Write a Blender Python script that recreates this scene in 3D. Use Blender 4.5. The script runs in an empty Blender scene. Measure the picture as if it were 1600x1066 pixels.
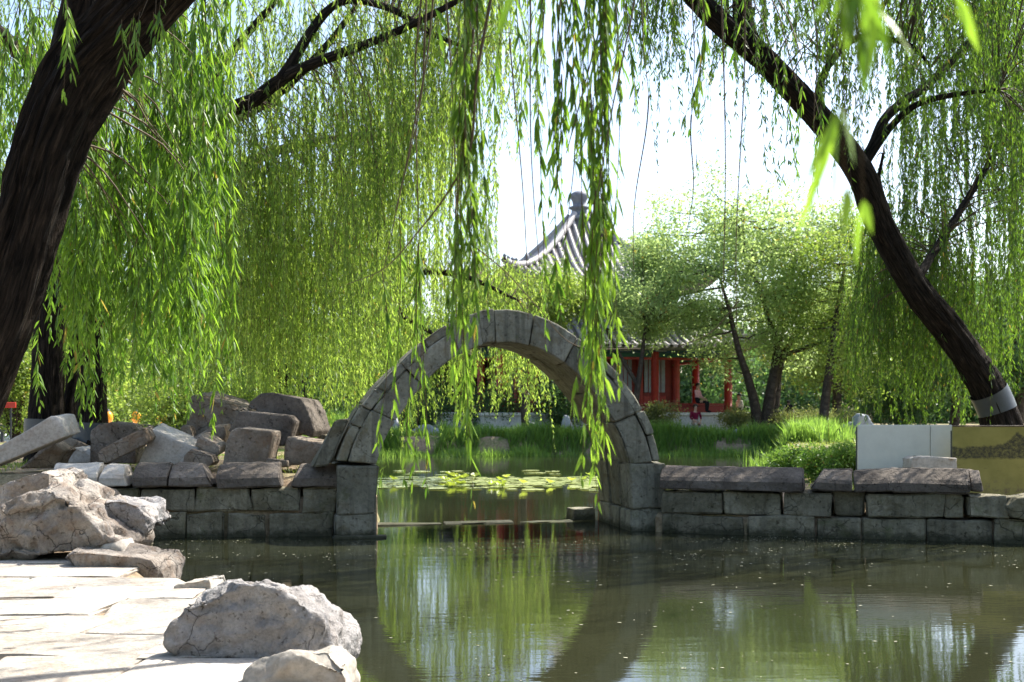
import bpy, bmesh, math, random
import numpy as np
from mathutils import Vector, Matrix, noise as mnoise

sc = bpy.context.scene
COL = sc.collection
R = math.radians
F = 1778.0            # focal length in photograph pixels (1600 wide)
EYE = 1.7             # camera height above the pond surface
HOR = 640.0           # horizon row

# ------------------------------------------------------------------ camera
cam_d = bpy.data.cameras.new('camera')
cam = bpy.data.objects.new('camera', cam_d)
COL.objects.link(cam)
cam.location = (0, 0, EYE)
cam.rotation_euler = (R(90), 0, 0)
cam_d.sensor_width = 36.0
cam_d.lens = F / 1600 * 36
cam_d.shift_y = (HOR - 533) / 1600
cam_d.clip_start = 0.05
cam_d.clip_end = 3000
cam_d.dof.use_dof = True
cam_d.dof.focus_distance = 9.0
cam_d.dof.aperture_fstop = 4.0
sc.camera = cam

# ------------------------------------------------------------------ light
SUN = Vector((0.62, 0.42, 0.98)).normalized()
el = math.asin(SUN.z); az = math.atan2(SUN.x, SUN.y)
w = bpy.data.worlds.new('World'); sc.world = w; w.use_nodes = True
nt = w.node_tree; nt.nodes.clear()
sky = nt.nodes.new('ShaderNodeTexSky'); sky.sky_type = 'NISHITA'; sky.sun_disc = False
sky.sun_elevation = el; sky.sun_rotation = az
sky.air_density = 1.0; sky.dust_density = 2.2; sky.ozone_density = 1.0
bg = nt.nodes.new('ShaderNodeBackground'); bg.inputs[1].default_value = 0.14
out = nt.nodes.new('ShaderNodeOutputWorld')
nt.links.new(sky.outputs[0], bg.inputs[0]); nt.links.new(bg.outputs[0], out.inputs[0])
sun_d = bpy.data.lights.new('sun', 'SUN'); sun_d.energy = 5.0; sun_d.angle = R(0.5); sun_d.color = (1, 0.955, 0.88)
sun = bpy.data.objects.new('sun', sun_d); COL.objects.link(sun)
sun.rotation_euler = SUN.to_track_quat('Z', 'Y').to_euler()
sc.view_settings.view_transform = 'Standard'; sc.view_settings.look = 'None'
sc.view_settings.exposure = 1.38; sc.view_settings.gamma = 1
sc.view_settings.use_curve_mapping = False
sc.cycles.max_bounces = 8; sc.cycles.diffuse_bounces = 4; sc.cycles.glossy_bounces = 3
sc.cycles.transmission_bounces = 4; sc.cycles.transparent_max_bounces = 4
sc.cycles.use_denoising = True
sc.cycles.sample_clamp_indirect = 6

# ------------------------------------------------------------------ helpers
def P(px, py, D):
    return Vector(((px - 800) / F * D, D, EYE - (py - HOR) / F * D))

def tag(o, label=None, cat=None, group=None, kind=None):
    if label: o['label'] = label
    if cat: o['category'] = cat
    if group: o['group'] = group
    if kind: o['kind'] = kind
    return o

def empty(name, loc=(0, 0, 0)):
    o = bpy.data.objects.new(name, None); o.location = loc; o.empty_display_size = 0.2
    COL.objects.link(o); return o

def link_mesh(name, me, mats, parent=None, smooth=True):
    o = bpy.data.objects.new(name, me)
    for m in (mats if isinstance(mats, (list, tuple)) else [mats]): me.materials.append(m)
    if smooth and len(me.polygons):
        me.polygons.foreach_set('use_smooth', np.ones(len(me.polygons), dtype=bool))
    COL.objects.link(o)
    if parent is not None:
        o.parent = parent
        o.matrix_parent_inverse = Matrix.Translation(parent.location).inverted() if parent.parent is None else parent.matrix_parent_inverse.copy()
        if parent.parent is not None: o.matrix_parent_inverse = Matrix.Identity(4)
    return o

def mesh_np(name, V, Fc, attr=None, uv=None):
    """V (n,3) array, Fc (m,k) array of faces, attr: per-vertex float 'rnd', uv per-vertex (n,2)"""
    V = np.asarray(V, dtype=np.float32); Fc = np.asarray(Fc, dtype=np.int32)
    me = bpy.data.meshes.new(name)
    me.vertices.add(len(V)); me.vertices.foreach_set('co', V.ravel())
    k = Fc.shape[1]
    me.loops.add(Fc.size); me.loops.foreach_set('vertex_index', Fc.ravel())
    me.polygons.add(len(Fc))
    me.polygons.foreach_set('loop_start', np.arange(0, Fc.size, k, dtype=np.int32))
    if attr is not None:
        a = me.attributes.new('rnd', 'FLOAT', 'POINT'); a.data.foreach_set('value', np.asarray(attr, dtype=np.float32))
    if uv is not None:
        l = me.uv_layers.new(name='UVMap'); l.data.foreach_set('uv', np.asarray(uv, dtype=np.float32)[Fc.ravel()].ravel())
    me.update(calc_edges=True); me.validate()
    return me

def mesh_py(name, V, Fc):
    me = bpy.data.meshes.new(name); me.from_pydata([tuple(v) for v in V], [], [tuple(f) for f in Fc]); me.update(); return me

def fbm(p, oct=4):
    return mnoise.fractal(p, 1.0, 2.0, oct, noise_basis='PERLIN_ORIGINAL')

# ------------------------------------------------------------------ materials
class NT:
    def __init__(s, name):
        s.m = bpy.data.materials.new(name); s.m.use_nodes = True; s.t = s.m.node_tree; s.t.nodes.clear()
        s.o = s.n('ShaderNodeOutputMaterial')
    def n(s, typ, **kw):
        x = s.t.nodes.new(typ)
        for k, v in kw.items(): setattr(x, k, v)
        return x
    def l(s, a, b): s.t.links.new(a, b)
    def noise(s, vec, scale, detail=4, rough=0.55, dist=0.0):
        x = s.n('ShaderNodeTexNoise'); x.inputs['Scale'].default_value = scale; x.inputs['Detail'].default_value = detail
        x.inputs['Roughness'].default_value = rough; x.inputs['Distortion'].default_value = dist
        if vec is not None: s.l(vec, x.inputs['Vector'])
        return x.outputs['Fac']
    def ramp(s, fac, stops):
        x = s.n('ShaderNodeValToRGB'); e = x.color_ramp.elements
        while len(e) < len(stops): e.new(0.5)
        for i, (p, c) in enumerate(stops):
            e[i].position = p; e[i].color = (*c, 1) if len(c) == 3 else c
        s.l(fac, x.inputs[0]); return x.outputs[0]
    def mix(s, fac, a, b, mode='MIX'):
        x = s.n('ShaderNodeMix', data_type='RGBA', blend_type=mode)
        for sock, v in ((x.inputs['Factor'], fac), (x.inputs['A'], a), (x.inputs['B'], b)):
            if isinstance(v, (int, float)): sock.default_value = v
            elif isinstance(v, tuple): sock.default_value = (*v, 1)
            else: s.l(v, sock)
        return x.outputs['Result']
    def mapping(s, vec, scale=(1, 1, 1), rot=(0, 0, 0), loc=(0, 0, 0)):
        x = s.n('ShaderNodeMapping'); x.inputs['Scale'].default_value = scale; x.inputs['Rotation'].default_value = rot
        x.inputs['Location'].default_value = loc; s.l(vec, x.inputs[0]); return x.outputs[0]
    def bump(s, h, strength, dist):
        x = s.n('ShaderNodeBump'); x.inputs['Strength'].default_value = strength; x.inputs['Distance'].default_value = dist
        s.l(h, x.inputs['Height']); return x.outputs[0]
    def principled(s, col, rough=0.8, spec=0.3, normal=None, **kw):
        x = s.n('ShaderNodeBsdfPrincipled')
        for nm, v in (('Base Color', col), ('Roughness', rough), ('Specular IOR Level', spec)):
            if isinstance(v, tuple): x.inputs[nm].default_value = (*v, 1)
            elif isinstance(v, (int, float)): x.inputs[nm].default_value = v
            else: s.l(v, x.inputs[nm])
        for k, v in kw.items(): x.inputs[k.replace('_', ' ')].default_value = v
        if normal is not None: s.l(normal, x.inputs['Normal'])
        return x.outputs[0]
    def done(s, sh): s.l(sh, s.o.inputs['Surface']); return s.m
    def pos(s):
        return s.n('ShaderNodeNewGeometry').outputs['Position']
    def obj(s): return s.n('ShaderNodeTexCoord').outputs['Object']
    def rnd(s): return s.n('ShaderNodeObjectInfo').outputs['Random']

def stone_mat(name, dark, mid, light, stain=(0.12, 0.09, 0.06), stain_amt=0.5, grain=1.0, bump=0.5, streak=0.0, wet=False, crack=0.0):
    t = NT(name); p = t.pos()
    off = t.n('ShaderNodeVectorMath', operation='ADD'); t.l(p, off.inputs[0])
    sc_ = t.n('ShaderNodeVectorMath', operation='SCALE'); rn = t.n('ShaderNodeCombineXYZ')
    r = t.rnd(); t.l(r, rn.inputs[0]); t.l(r, rn.inputs[1]); t.l(rn.outputs[0], sc_.inputs[0]); sc_.inputs['Scale'].default_value = 37.0
    t.l(sc_.outputs[0], off.inputs[1]); q = off.outputs[0]
    big = t.noise(q, 1.7 * grain, 5, 0.6, 0.4)
    c = t.ramp(big, [(0.30, dark), (0.5, mid), (0.72, light)])
    fine = t.noise(q, 24 * grain, 6, 0.75)
    c = t.mix(0.55, c, t.ramp(fine, [(0.28, (0.25, 0.25, 0.25)), (0.55, (0.95, 0.95, 0.95)), (0.8, (1.25, 1.2, 1.15))]), 'MULTIPLY')
    st = t.noise(q, 3.1, 4, 0.65, 1.2)
    m = t.n('ShaderNodeMapRange'); t.l(st, m.inputs[0]); m.inputs[1].default_value = 0.52; m.inputs[2].default_value = 0.68; m.inputs[4].default_value = stain_amt
    c = t.mix(m.outputs[0], c, stain)
    if streak:
        sv = t.mapping(q, (9, 9, 0.5)); s2 = t.noise(sv, 1.0, 3, 0.6)
        m2 = t.n('ShaderNodeMapRange'); t.l(s2, m2.inputs[0]); m2.inputs[1].default_value = 0.5; m2.inputs[2].default_value = 0.66; m2.inputs[4].default_value = streak
        c = t.mix(m2.outputs[0], c, (0.035, 0.032, 0.026))
    h1 = t.noise(q, 9 * grain, 7, 0.7, 0.3)
    if crack:
        vo = t.n('ShaderNodeTexVoronoi', feature='DISTANCE_TO_EDGE'); vo.inputs['Scale'].default_value = 2.6 * grain
        wv_ = t.n('ShaderNodeMix', data_type='RGBA', blend_type='ADD'); wv_.inputs['Factor'].default_value = 0.35; t.l(q, wv_.inputs['A'])
        nz = t.n('ShaderNodeTexNoise'); nz.inputs['Scale'].default_value = 3.5; nz.inputs['Detail'].default_value = 5; t.l(q, nz.inputs['Vector']); t.l(nz.outputs['Color'], wv_.inputs['B'])
        t.l(wv_.outputs['Result'], vo.inputs['Vector'])
        cr = t.ramp(vo.outputs['Distance'], [(0.0, (0, 0, 0)), (0.022, (1, 1, 1))])
        gate = t.ramp(t.noise(q, 1.3, 3), [(0.46, (1, 1, 1)), (0.56, (0, 0, 0))])
        cr = t.mix(1.0, cr, gate, 'LIGHTEN')
        c = t.mix(crack, c, t.mix(1.0, c, cr, 'MULTIPLY'))
        h1 = t.mix(1.0, h1, t.mix(0.6, (1, 1, 1), cr), 'MULTIPLY')
        pit = t.ramp(t.noise(q, 17 * grain, 3, 0.6), [(0.30, (0.25, 0.23, 0.2)), (0.40, (1, 1, 1))]); c = t.mix(0.8, c, pit, 'MULTIPLY')
    if wet:
        sp = t.n('ShaderNodeSeparateXYZ'); t.l(p, sp.inputs[0]); wn = t.noise(q, 5, 5, 0.7)
        ad = t.n('ShaderNodeMath', operation='MULTIPLY_ADD'); t.l(wn, ad.inputs[0]); ad.inputs[1].default_value = -0.34; t.l(sp.outputs[2], ad.inputs[2])
        wm = t.n('ShaderNodeMapRange'); t.l(ad.outputs[0], wm.inputs[0]); wm.inputs[1].default_value = -0.14; wm.inputs[2].default_value = -0.04; wm.inputs[3].default_value = 0.85; wm.inputs[4].default_value = 0.0
        c = t.mix(wm.outputs[0], c, (0.028, 0.030, 0.016))
        moss = t.ramp(t.noise(q, 2.2, 6, 0.75, 0.8), [(0.56, (0, 0, 0)), (0.66, (0.55, 0.55, 0.55))]); c = t.mix(moss, c, (0.075, 0.085, 0.03))
    hv = t.n('ShaderNodeHueSaturation'); t.l(c, hv.inputs['Color'])
    mr = t.n('ShaderNodeMapRange'); t.l(r, mr.inputs[0]); mr.inputs[3].default_value = 0.78; mr.inputs[4].default_value = 1.2
    t.l(mr.outputs[0], hv.inputs['Value'])
    n1 = t.bump(h1, bump, 0.05)
    return t.done(t.principled(hv.outputs[0], 0.88, 0.2, n1))

M = {}
M['bridge'] = stone_mat('bridge_stone', (0.15, 0.145, 0.105), (0.235, 0.225, 0.17), (0.32, 0.305, 0.24), (0.13, 0.10, 0.05), 0.6, 0.8, 0.45, 0.5, True, 0.5)
M['wall'] = stone_mat('wall_stone', (0.12, 0.11, 0.07), (0.215, 0.195, 0.135), (0.31, 0.28, 0.20), (0.10, 0.085, 0.045), 0.65, 1.0, 0.8, 0.35, True, 0.6)
M['cap'] = stone_mat('cap_stone', (0.095, 0.078, 0.062), (0.155, 0.13, 0.105), (0.24, 0.205, 0.17), (0.10, 0.08, 0.065), 0.5, 1.2, 0.7, 0, False, 0.5)
M['rubble'] = stone_mat('rubble_stone', (0.16, 0.125, 0.09), (0.26, 0.215, 0.165), (0.38, 0.325, 0.26), (0.18, 0.105, 0.055), 0.6, 1.2, 0.8, 0, False, 0.6)
M['pale'] = stone_mat('pale_stone', (0.36, 0.32, 0.27), (0.45, 0.41, 0.35), (0.55, 0.51, 0.45), (0.30, 0.22, 0.15), 0.4, 1.0, 0.25)
M['rock'] = stone_mat('rock', (0.23, 0.19, 0.155), (0.36, 0.315, 0.27), (0.50, 0.46, 0.41), (0.22, 0.14, 0.085), 0.6, 1.3, 1.0, 0, False, 0.8)
M['greyrock'] = stone_mat('grey_rock', (0.27, 0.25, 0.235), (0.37, 0.35, 0.335), (0.47, 0.455, 0.44), (0.27, 0.22, 0.18), 0.5, 1.6, 1.0, 0, False, 0.8)
M['bluerock'] = stone_mat('blue_rock', (0.25, 0.26, 0.28), (0.38, 0.39, 0.41), (0.52, 0.53, 0.55), (0.20, 0.18, 0.16), 0.4, 0.8, 0.6)
M['flag'] = stone_mat('flagstone', (0.34, 0.30, 0.255), (0.45, 0.41, 0.355), (0.52, 0.485, 0.435), (0.31, 0.22, 0.15), 0.6, 1.1, 0.6)
M['marble'] = stone_mat('white_stone', (0.55, 0.54, 0.52), (0.63, 0.62, 0.60), (0.70, 0.69, 0.67), (0.45, 0.42, 0.38), 0.3, 0.5, 0.15)

def plain(name, col, rough=0.6, spec=0.4, var=0.12, metallic=0.0):
    t = NT(name); n1 = t.noise(t.pos(), 6, 5, 0.6)
    c = t.mix(1.0, col, t.ramp(n1, [(0.25, (1 - var * 2,) * 3), (0.75, (1 + var,) * 3)]), 'MULTIPLY')
    return t.done(t.principled(c, rough, spec, t.bump(t.noise(t.pos(), 40, 3), 0.15, 0.01), Metallic=metallic))

M['red'] = plain('red_lacquer', (0.42, 0.045, 0.03), 0.45, 0.4)
M['darkred'] = plain('dark_red_panel', (0.26, 0.028, 0.02), 0.5)
M['beam'] = plain('painted_beam', (0.035, 0.10, 0.17), 0.6)
M['beamgreen'] = plain('painted_beam_green', (0.04, 0.16, 0.12), 0.6)
M['beamwhite'] = plain('painted_panel', (0.50, 0.52, 0.52), 0.6)
M['tile'] = plain('grey_roof_tile', (0.34, 0.32, 0.32), 0.6, 0.4, 0.2)
M['tilepan'] = plain('roof_pan', (0.17, 0.155, 0.15), 0.8, 0.2, 0.2)
M['finial'] = plain('finial_brick', (0.17, 0.175, 0.20), 0.7, 0.3, 0.2)
M['window'] = plain('window_pane', (0.33, 0.38, 0.42), 0.3, 0.5)
M['metal'] = plain('dark_metal', (0.03, 0.035, 0.045), 0.5, 0.5)
M['orange'] = plain('orange_plastic', (0.80, 0.30, 0.02), 0.4)
M['signred'] = plain('red_sign', (0.60, 0.05, 0.03), 0.5)
M['panelwhite'] = plain('panel_white', (0.68, 0.68, 0.58), 0.45, 0.4, 0.05)
M['plaster'] = plain('wrap', (0.06, 0.068, 0.072), 0.4, 0.5, 0.1)
M['skin'] = plain('skin', (0.50, 0.30, 0.21), 0.6, 0.3, 0.04)
M['hair'] = plain('hair', (0.015, 0.012, 0.010), 0.5, 0.4, 0.1)
for nm, c in (('pink', (0.70, 0.38, 0.42)), ('maroon', (0.16, 0.012, 0.035)), ('white', (0.70, 0.70, 0.72)), ('lightblue', (0.42, 0.55, 0.66)),
              ('palepink', (0.62, 0.50, 0.54)), ('black', (0.018, 0.018, 0.022)), ('khaki', (0.42, 0.36, 0.28)), ('cream', (0.60, 0.56, 0.46))):
    M['cloth_' + nm] = plain('cloth_' + nm, c, 0.9, 0.1, 0.08)

def bark_mat(name, dark, light, scale=1.0):
    t = NT(name); uv = t.n('ShaderNodeUVMap').outputs[0]
    v = t.mapping(uv, (26 * scale, 4.0 * scale, 1))
    n1 = t.noise(v, 1.0, 6, 0.65, 0.6)
    n2 = t.noise(t.pos(), 2.0, 4, 0.6)
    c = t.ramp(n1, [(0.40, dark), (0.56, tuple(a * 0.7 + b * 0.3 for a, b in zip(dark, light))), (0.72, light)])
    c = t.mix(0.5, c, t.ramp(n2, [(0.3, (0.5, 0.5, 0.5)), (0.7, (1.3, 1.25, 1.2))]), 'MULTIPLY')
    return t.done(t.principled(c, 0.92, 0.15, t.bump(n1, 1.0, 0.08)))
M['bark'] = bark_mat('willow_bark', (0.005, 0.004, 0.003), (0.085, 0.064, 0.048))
M['bark2'] = bark_mat('young_bark', (0.05, 0.038, 0.03), (0.17, 0.135, 0.105), 1.6)
M['twig'] = plain('twig', (0.085, 0.06, 0.03), 0.7, 0.3)

def leaf_mat(name, a, b, ta, tb, tr=0.5, rough=0.42):
    t = NT(name); at = t.n('ShaderNodeAttribute', attribute_name='rnd'); f = at.outputs['Fac']
    base = t.ramp(f, [(0.0, a), (0.75, b), (0.97, tuple(min(1, x * 1.35) for x in b)), (0.99, (0.26, 0.20, 0.05))])
    trc = t.ramp(f, [(0.0, ta), (0.75, tb), (0.97, tuple(min(1, x * 1.25) for x in tb)), (0.99, (0.45, 0.36, 0.06))])
    pr = t.principled(base, rough, 0.35)
    tl = t.n('ShaderNodeBsdfTranslucent'); t.l(trc, tl.inputs[0])
    mx = t.n('ShaderNodeMixShader'); mx.inputs[0].default_value = tr; t.l(pr, mx.inputs[1]); t.l(tl.outputs[0], mx.inputs[2])
    return t.done(mx.outputs[0])
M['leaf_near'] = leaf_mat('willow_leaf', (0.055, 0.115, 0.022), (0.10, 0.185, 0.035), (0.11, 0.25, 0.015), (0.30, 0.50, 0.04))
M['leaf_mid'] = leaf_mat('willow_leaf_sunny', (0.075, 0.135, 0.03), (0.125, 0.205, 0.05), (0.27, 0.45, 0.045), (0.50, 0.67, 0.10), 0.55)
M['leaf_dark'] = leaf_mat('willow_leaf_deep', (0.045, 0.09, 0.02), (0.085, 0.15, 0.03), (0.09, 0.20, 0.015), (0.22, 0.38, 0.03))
M['leaf_pale'] = leaf_mat('pale_tree_leaf', (0.13, 0.19, 0.07), (0.21, 0.285, 0.12), (0.36, 0.50, 0.13), (0.55, 0.70, 0.25), 0.58)
M['leaf_deep'] = leaf_mat('deep_tree_leaf', (0.035, 0.075, 0.03), (0.07, 0.125, 0.05), (0.08, 0.17, 0.04), (0.16, 0.30, 0.07))
M['leaf_shrub'] = leaf_mat('shrub_leaf', (0.08, 0.13, 0.03), (0.15, 0.20, 0.05), (0.22, 0.36, 0.04), (0.40, 0.52, 0.08))
M['leaf_hedge'] = leaf_mat('hedge_leaf', (0.085, 0.10, 0.04), (0.16, 0.175, 0.075), (0.18, 0.24, 0.05), (0.32, 0.36, 0.10))
M['reed'] = leaf_mat('reed_blade', (0.08, 0.155, 0.035), (0.15, 0.25, 0.055), (0.20, 0.40, 0.04), (0.38, 0.58, 0.09), 0.45)
M['grass'] = leaf_mat('grass_blade', (0.10, 0.16, 0.03), (0.20, 0.26, 0.05), (0.25, 0.36, 0.03), (0.42, 0.50, 0.08), 0.4)
M['lily'] = leaf_mat('lily_pad', (0.20, 0.26, 0.09), (0.34, 0.38, 0.17), (0.2, 0.3, 0.05), (0.4, 0.45, 0.1), 0.15, 0.22)
M['lotus'] = leaf_mat('young_lotus', (0.20, 0.26, 0.04), (0.28, 0.33, 0.06), (0.30, 0.42, 0.03), (0.42, 0.50, 0.06), 0.4)
M['scum'] = plain('floating_fluff', (0.33, 0.32, 0.23), 0.8, 0.2)

def ground_mat():
    t = NT('ground'); p = t.pos()
    n1 = t.noise(p, 0.9, 6, 0.6, 0.5); n2 = t.noise(p, 14, 5, 0.7)
    soil = t.ramp(n2, [(0.3, (0.16, 0.115, 0.075)), (0.5, (0.27, 0.20, 0.135)), (0.75, (0.40, 0.31, 0.22))])
    grass = t.ramp(n2, [(0.3, (0.045, 0.085, 0.02)), (0.7, (0.13, 0.18, 0.045))])
    m = t.n('ShaderNodeMapRange'); t.l(n1, m.inputs[0]); m.inputs[1].default_value = 0.46; m.inputs[2].default_value = 0.60
    sep = t.n('ShaderNodeSeparateXYZ'); t.l(p, sep.inputs[0])
    y = t.n('ShaderNodeMapRange'); t.l(sep.outputs[1], y.inputs[0]); y.inputs[1].default_value = 14; y.inputs[2].default_value = 22
    y.inputs[3].default_value = 0.15; y.inputs[4].default_value = 1.0
    mu = t.n('ShaderNodeMath', operation='MULTIPLY'); t.l(m.outputs[0], mu.inputs[0]); t.l(y.outputs[0], mu.inputs[1])
    c = t.mix(mu.outputs[0], soil, grass)
    return t.done(t.principled(c, 0.95, 0.1, t.bump(n2, 0.6, 0.04)))
M['ground'] = ground_mat()

def water_mat():
    t = NT('water'); p = t.pos()
    r1 = t.noise(t.mapping(p, (0.55, 1.5, 1)), 2.2, 3, 0.5, 0.3)
    r2 = t.noise(t.mapping(p, (0.6, 2.4, 1), (0, 0, R(4))), 9.0, 3, 0.5)
    calm = t.noise(t.mapping(p, (0.10, 0.28, 1)), 1.0, 2, 0.5)
    b = t.n('ShaderNodeMath', operation='MULTIPLY_ADD'); t.l(r2, b.inputs[0]); b.inputs[1].default_value = 0.32; t.l(r1, b.inputs[2])
    bn = t.n('ShaderNodeBump'); bn.inputs['Distance'].default_value = 0.012; t.l(b.outputs[0], bn.inputs['Height'])
    mr = t.n('ShaderNodeMapRange'); t.l(calm, mr.inputs[0]); mr.inputs[1].default_value = 0.35; mr.inputs[2].default_value = 0.65; mr.inputs[3].default_value = 0.07; mr.inputs[4].default_value = 0.24
    t.l(mr.outputs[0], bn.inputs['Strength'])
    murk = t.ramp(t.noise(p, 0.35, 4, 0.6), [(0.3, (0.016, 0.018, 0.009)), (0.7, (0.026, 0.028, 0.014))])
    return t.done(t.principled(murk, 0.015, 0.5, bn.outputs[0], IOR=1.5))
M['water'] = water_mat()

def print_mat():
    """sepia printed landscape: ochre paper, a dark band of trees and hill, faint lines of writing below"""
    t = NT('printed_landscape'); uv = t.n('ShaderNodeUVMap').outputs[0]
    sep = t.n('ShaderNodeSeparateXYZ'); t.l(uv, sep.inputs[0])
    base = t.ramp(t.noise(uv, 2.5, 5, 0.6), [(0.3, (0.18, 0.165, 0.034)), (0.7, (0.28, 0.255, 0.07))])
    def cmb(op, a_, b_, c_=None):
        x = t.n('ShaderNodeMath', operation=op)
        for k_, v_ in enumerate((a_, b_, c_)):
            if v_ is None: continue
            if isinstance(v_, (int, float)): x.inputs[k_].default_value = v_
            else: t.l(v_, x.inputs[k_])
        return x.outputs[0]
    U_, V_ = sep.outputs[0], sep.outputs[1]
    rough = t.noise(uv, 9, 7, 0.75); roll = t.noise(t.mapping(uv, (1, 0, 0)), 3.2, 3, 0.6)
    hill = cmb('MULTIPLY', cmb('POWER', cmb('MAXIMUM', cmb('SUBTRACT', 1.0, cmb('MULTIPLY', cmb('ABSOLUTE', cmb('SUBTRACT', U_, 0.92), None), 2.9)), 0.0), 1.3), 0.20)
    crest = cmb('ADD', cmb('MULTIPLY_ADD', roll, 0.16, 0.655), hill)
    up_d = cmb('SUBTRACT', cmb('MULTIPLY_ADD', rough, 0.14, crest), cmb('ADD', V_, 0.07))
    foot = cmb('SUBTRACT', V_, cmb('MULTIPLY_ADD', rough, 0.12, 0.48))
    body = cmb('MINIMUM', t.ramp(up_d, [(0.0, (0, 0, 0)), (0.03, (1, 1, 1))]), t.ramp(foot, [(0.0, (0, 0, 0)), (0.03, (1, 1, 1))]))
    ink = t.ramp(t.noise(uv, 22, 6, 0.8), [(0.38, (0.35, 0.35, 0.35)), (0.55, (1, 1, 1))])
    c = t.mix(t.mix(1.0, body, ink, 'MULTIPLY'), base, (0.030, 0.026, 0.012))
    n2 = t.noise(t.mapping(uv, (4.0, 26, 1)), 1.3, 5, 0.7)
    lines = t.ramp(n2, [(0.60, (0, 0, 0)), (0.70, (0.75, 0.75, 0.75))])
    low = t.ramp(sep.outputs[1], [(0.30, (0, 0, 0)), (0.36, (1, 1, 1)), (0.50, (1, 1, 1)), (0.54, (0, 0, 0))])
    f = t.mix(1.0, lines, low, 'MULTIPLY')
    c = t.mix(f, c, (0.05, 0.038, 0.016))
    mott = t.ramp(t.noise(uv, 7, 6, 0.75), [(0.50, (0, 0, 0)), (0.62, (0.7, 0.7, 0.7))])
    bot = t.ramp(sep.outputs[1], [(0.12, (1, 1, 1)), (0.30, (0, 0, 0))])
    c = t.mix(t.mix(1.0, mott, bot, 'MULTIPLY'), c, (0.10, 0.055, 0.05))
    return t.done(t.principled(c, 0.35, 0.4))
M['print'] = print_mat()

# ------------------------------------------------------------------ geometry builders
def lattice(dims, r=0.02, n=(5, 4, 4), seed=0, amp=0.008, freq=4.0, chip=0.03, jit=0.015, jm=(1, 1, 1)):
    """rounded rough block centred on the origin -> verts (list of Vector), faces"""
    rnd = random.Random(seed); ax = []
    for d, k in zip(dims, n):
        h = d / 2; rr = min(r, h * 0.5)
        inner = np.linspace(-h + rr, h - rr, max(2, k))
        ax.append([-h] + list(inner) + [h])
    idx = {}; V = []; Fc = []
    nx, ny, nz = (len(a) for a in ax)
    cj = {(i, j, k): Vector([rnd.uniform(-jit, jit) * m_ for m_ in jm]) for i in (0, 1) for j in (0, 1) for k in (0, 1)}
    sv = Vector((rnd.uniform(0, 90), rnd.uniform(0, 90), rnd.uniform(0, 90)))
    def vid(i, j, k):
        key = (i, j, k)
        if key in idx: return idx[key]
        q = Vector((ax[0][i], ax[1][j], ax[2][k])); c = q.copy(); cnt = 0
        for a, d in enumerate(dims):
            h = d / 2; rr = min(r, h * 0.5)
            if abs(q[a]) > h - rr + 1e-6: cnt += 1; c[a] = math.copysign(h - rr, q[a])
        dv = q - c
        nrm = dv.normalized() if dv.length > 0 else Vector((0, 0, 1))
        if cnt >= 2: q = c + nrm * min(r, min(dims) * 0.25)
        f = fbm(q * freq + sv, 4)
        dd = amp * f
        if cnt >= 2:
            g = mnoise.noise(q * 2.3 + sv * 1.7)
            dd -= chip * max(0.0, g - 0.05) * 2.0
        q = q + nrm * dd
        u = [(q[a] / dims[a] + 0.5) for a in range(3)]
        o = Vector((0, 0, 0))
        for (a, b, d3), v in cj.items():
            o += v * ((u[0] if a else 1 - u[0]) * (u[1] if b else 1 - u[1]) * (u[2] if d3 else 1 - u[2]))
        idx[key] = len(V); V.append(q + o); return idx[key]
    for k in (0, nz - 1):
        for i in range(nx - 1):
            for j in range(ny - 1):
                f = [vid(i, j, k), vid(i + 1, j, k), vid(i + 1, j + 1, k), vid(i, j + 1, k)]
                Fc.append(f if k else f[::-1])
    for j in (0, ny - 1):
        for i in range(nx - 1):
            for k in range(nz - 1):
                f = [vid(i, j, k), vid(i, j, k + 1), vid(i + 1, j, k + 1), vid(i + 1, j, k)]
                Fc.append(f if j else f[::-1])
    for i in (0, nx - 1):
        for j in range(ny - 1):
            for k in range(nz - 1):
                f = [vid(i, j, k), vid(i, j + 1, k), vid(i, j + 1, k + 1), vid(i, j, k + 1)]
                Fc.append(f if i else f[::-1])
    return V, Fc

def block(name, mat, c, dims, rot=(0, 0, 0), parent=None, shape=None, **kw):
    V, Fc = lattice(dims, **kw)
    if shape: V = [shape(v) for v in V]
    Rm = Matrix.Rotation(rot[2], 3, 'Z') @ Matrix.Rotation(rot[1], 3, 'Y') @ Matrix.Rotation(rot[0], 3, 'X')
    V = [Rm @ v + Vector(c) for v in V]
    return link_mesh(name, mesh_py(name, V, Fc), mat, parent, smooth=False)

_ico = {}
def ico(sub):
    if sub not in _ico:
        bm = bmesh.new(); bmesh.ops.create_icosphere(bm, subdivisions=sub, radius=1)
        bm.verts.ensure_lookup_table()
        _ico[sub] = (np.array([v.co[:] for v in bm.verts]), np.array([[v.index for v in f.verts] for f in bm.faces])); bm.free()
    return _ico[sub]

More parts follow.
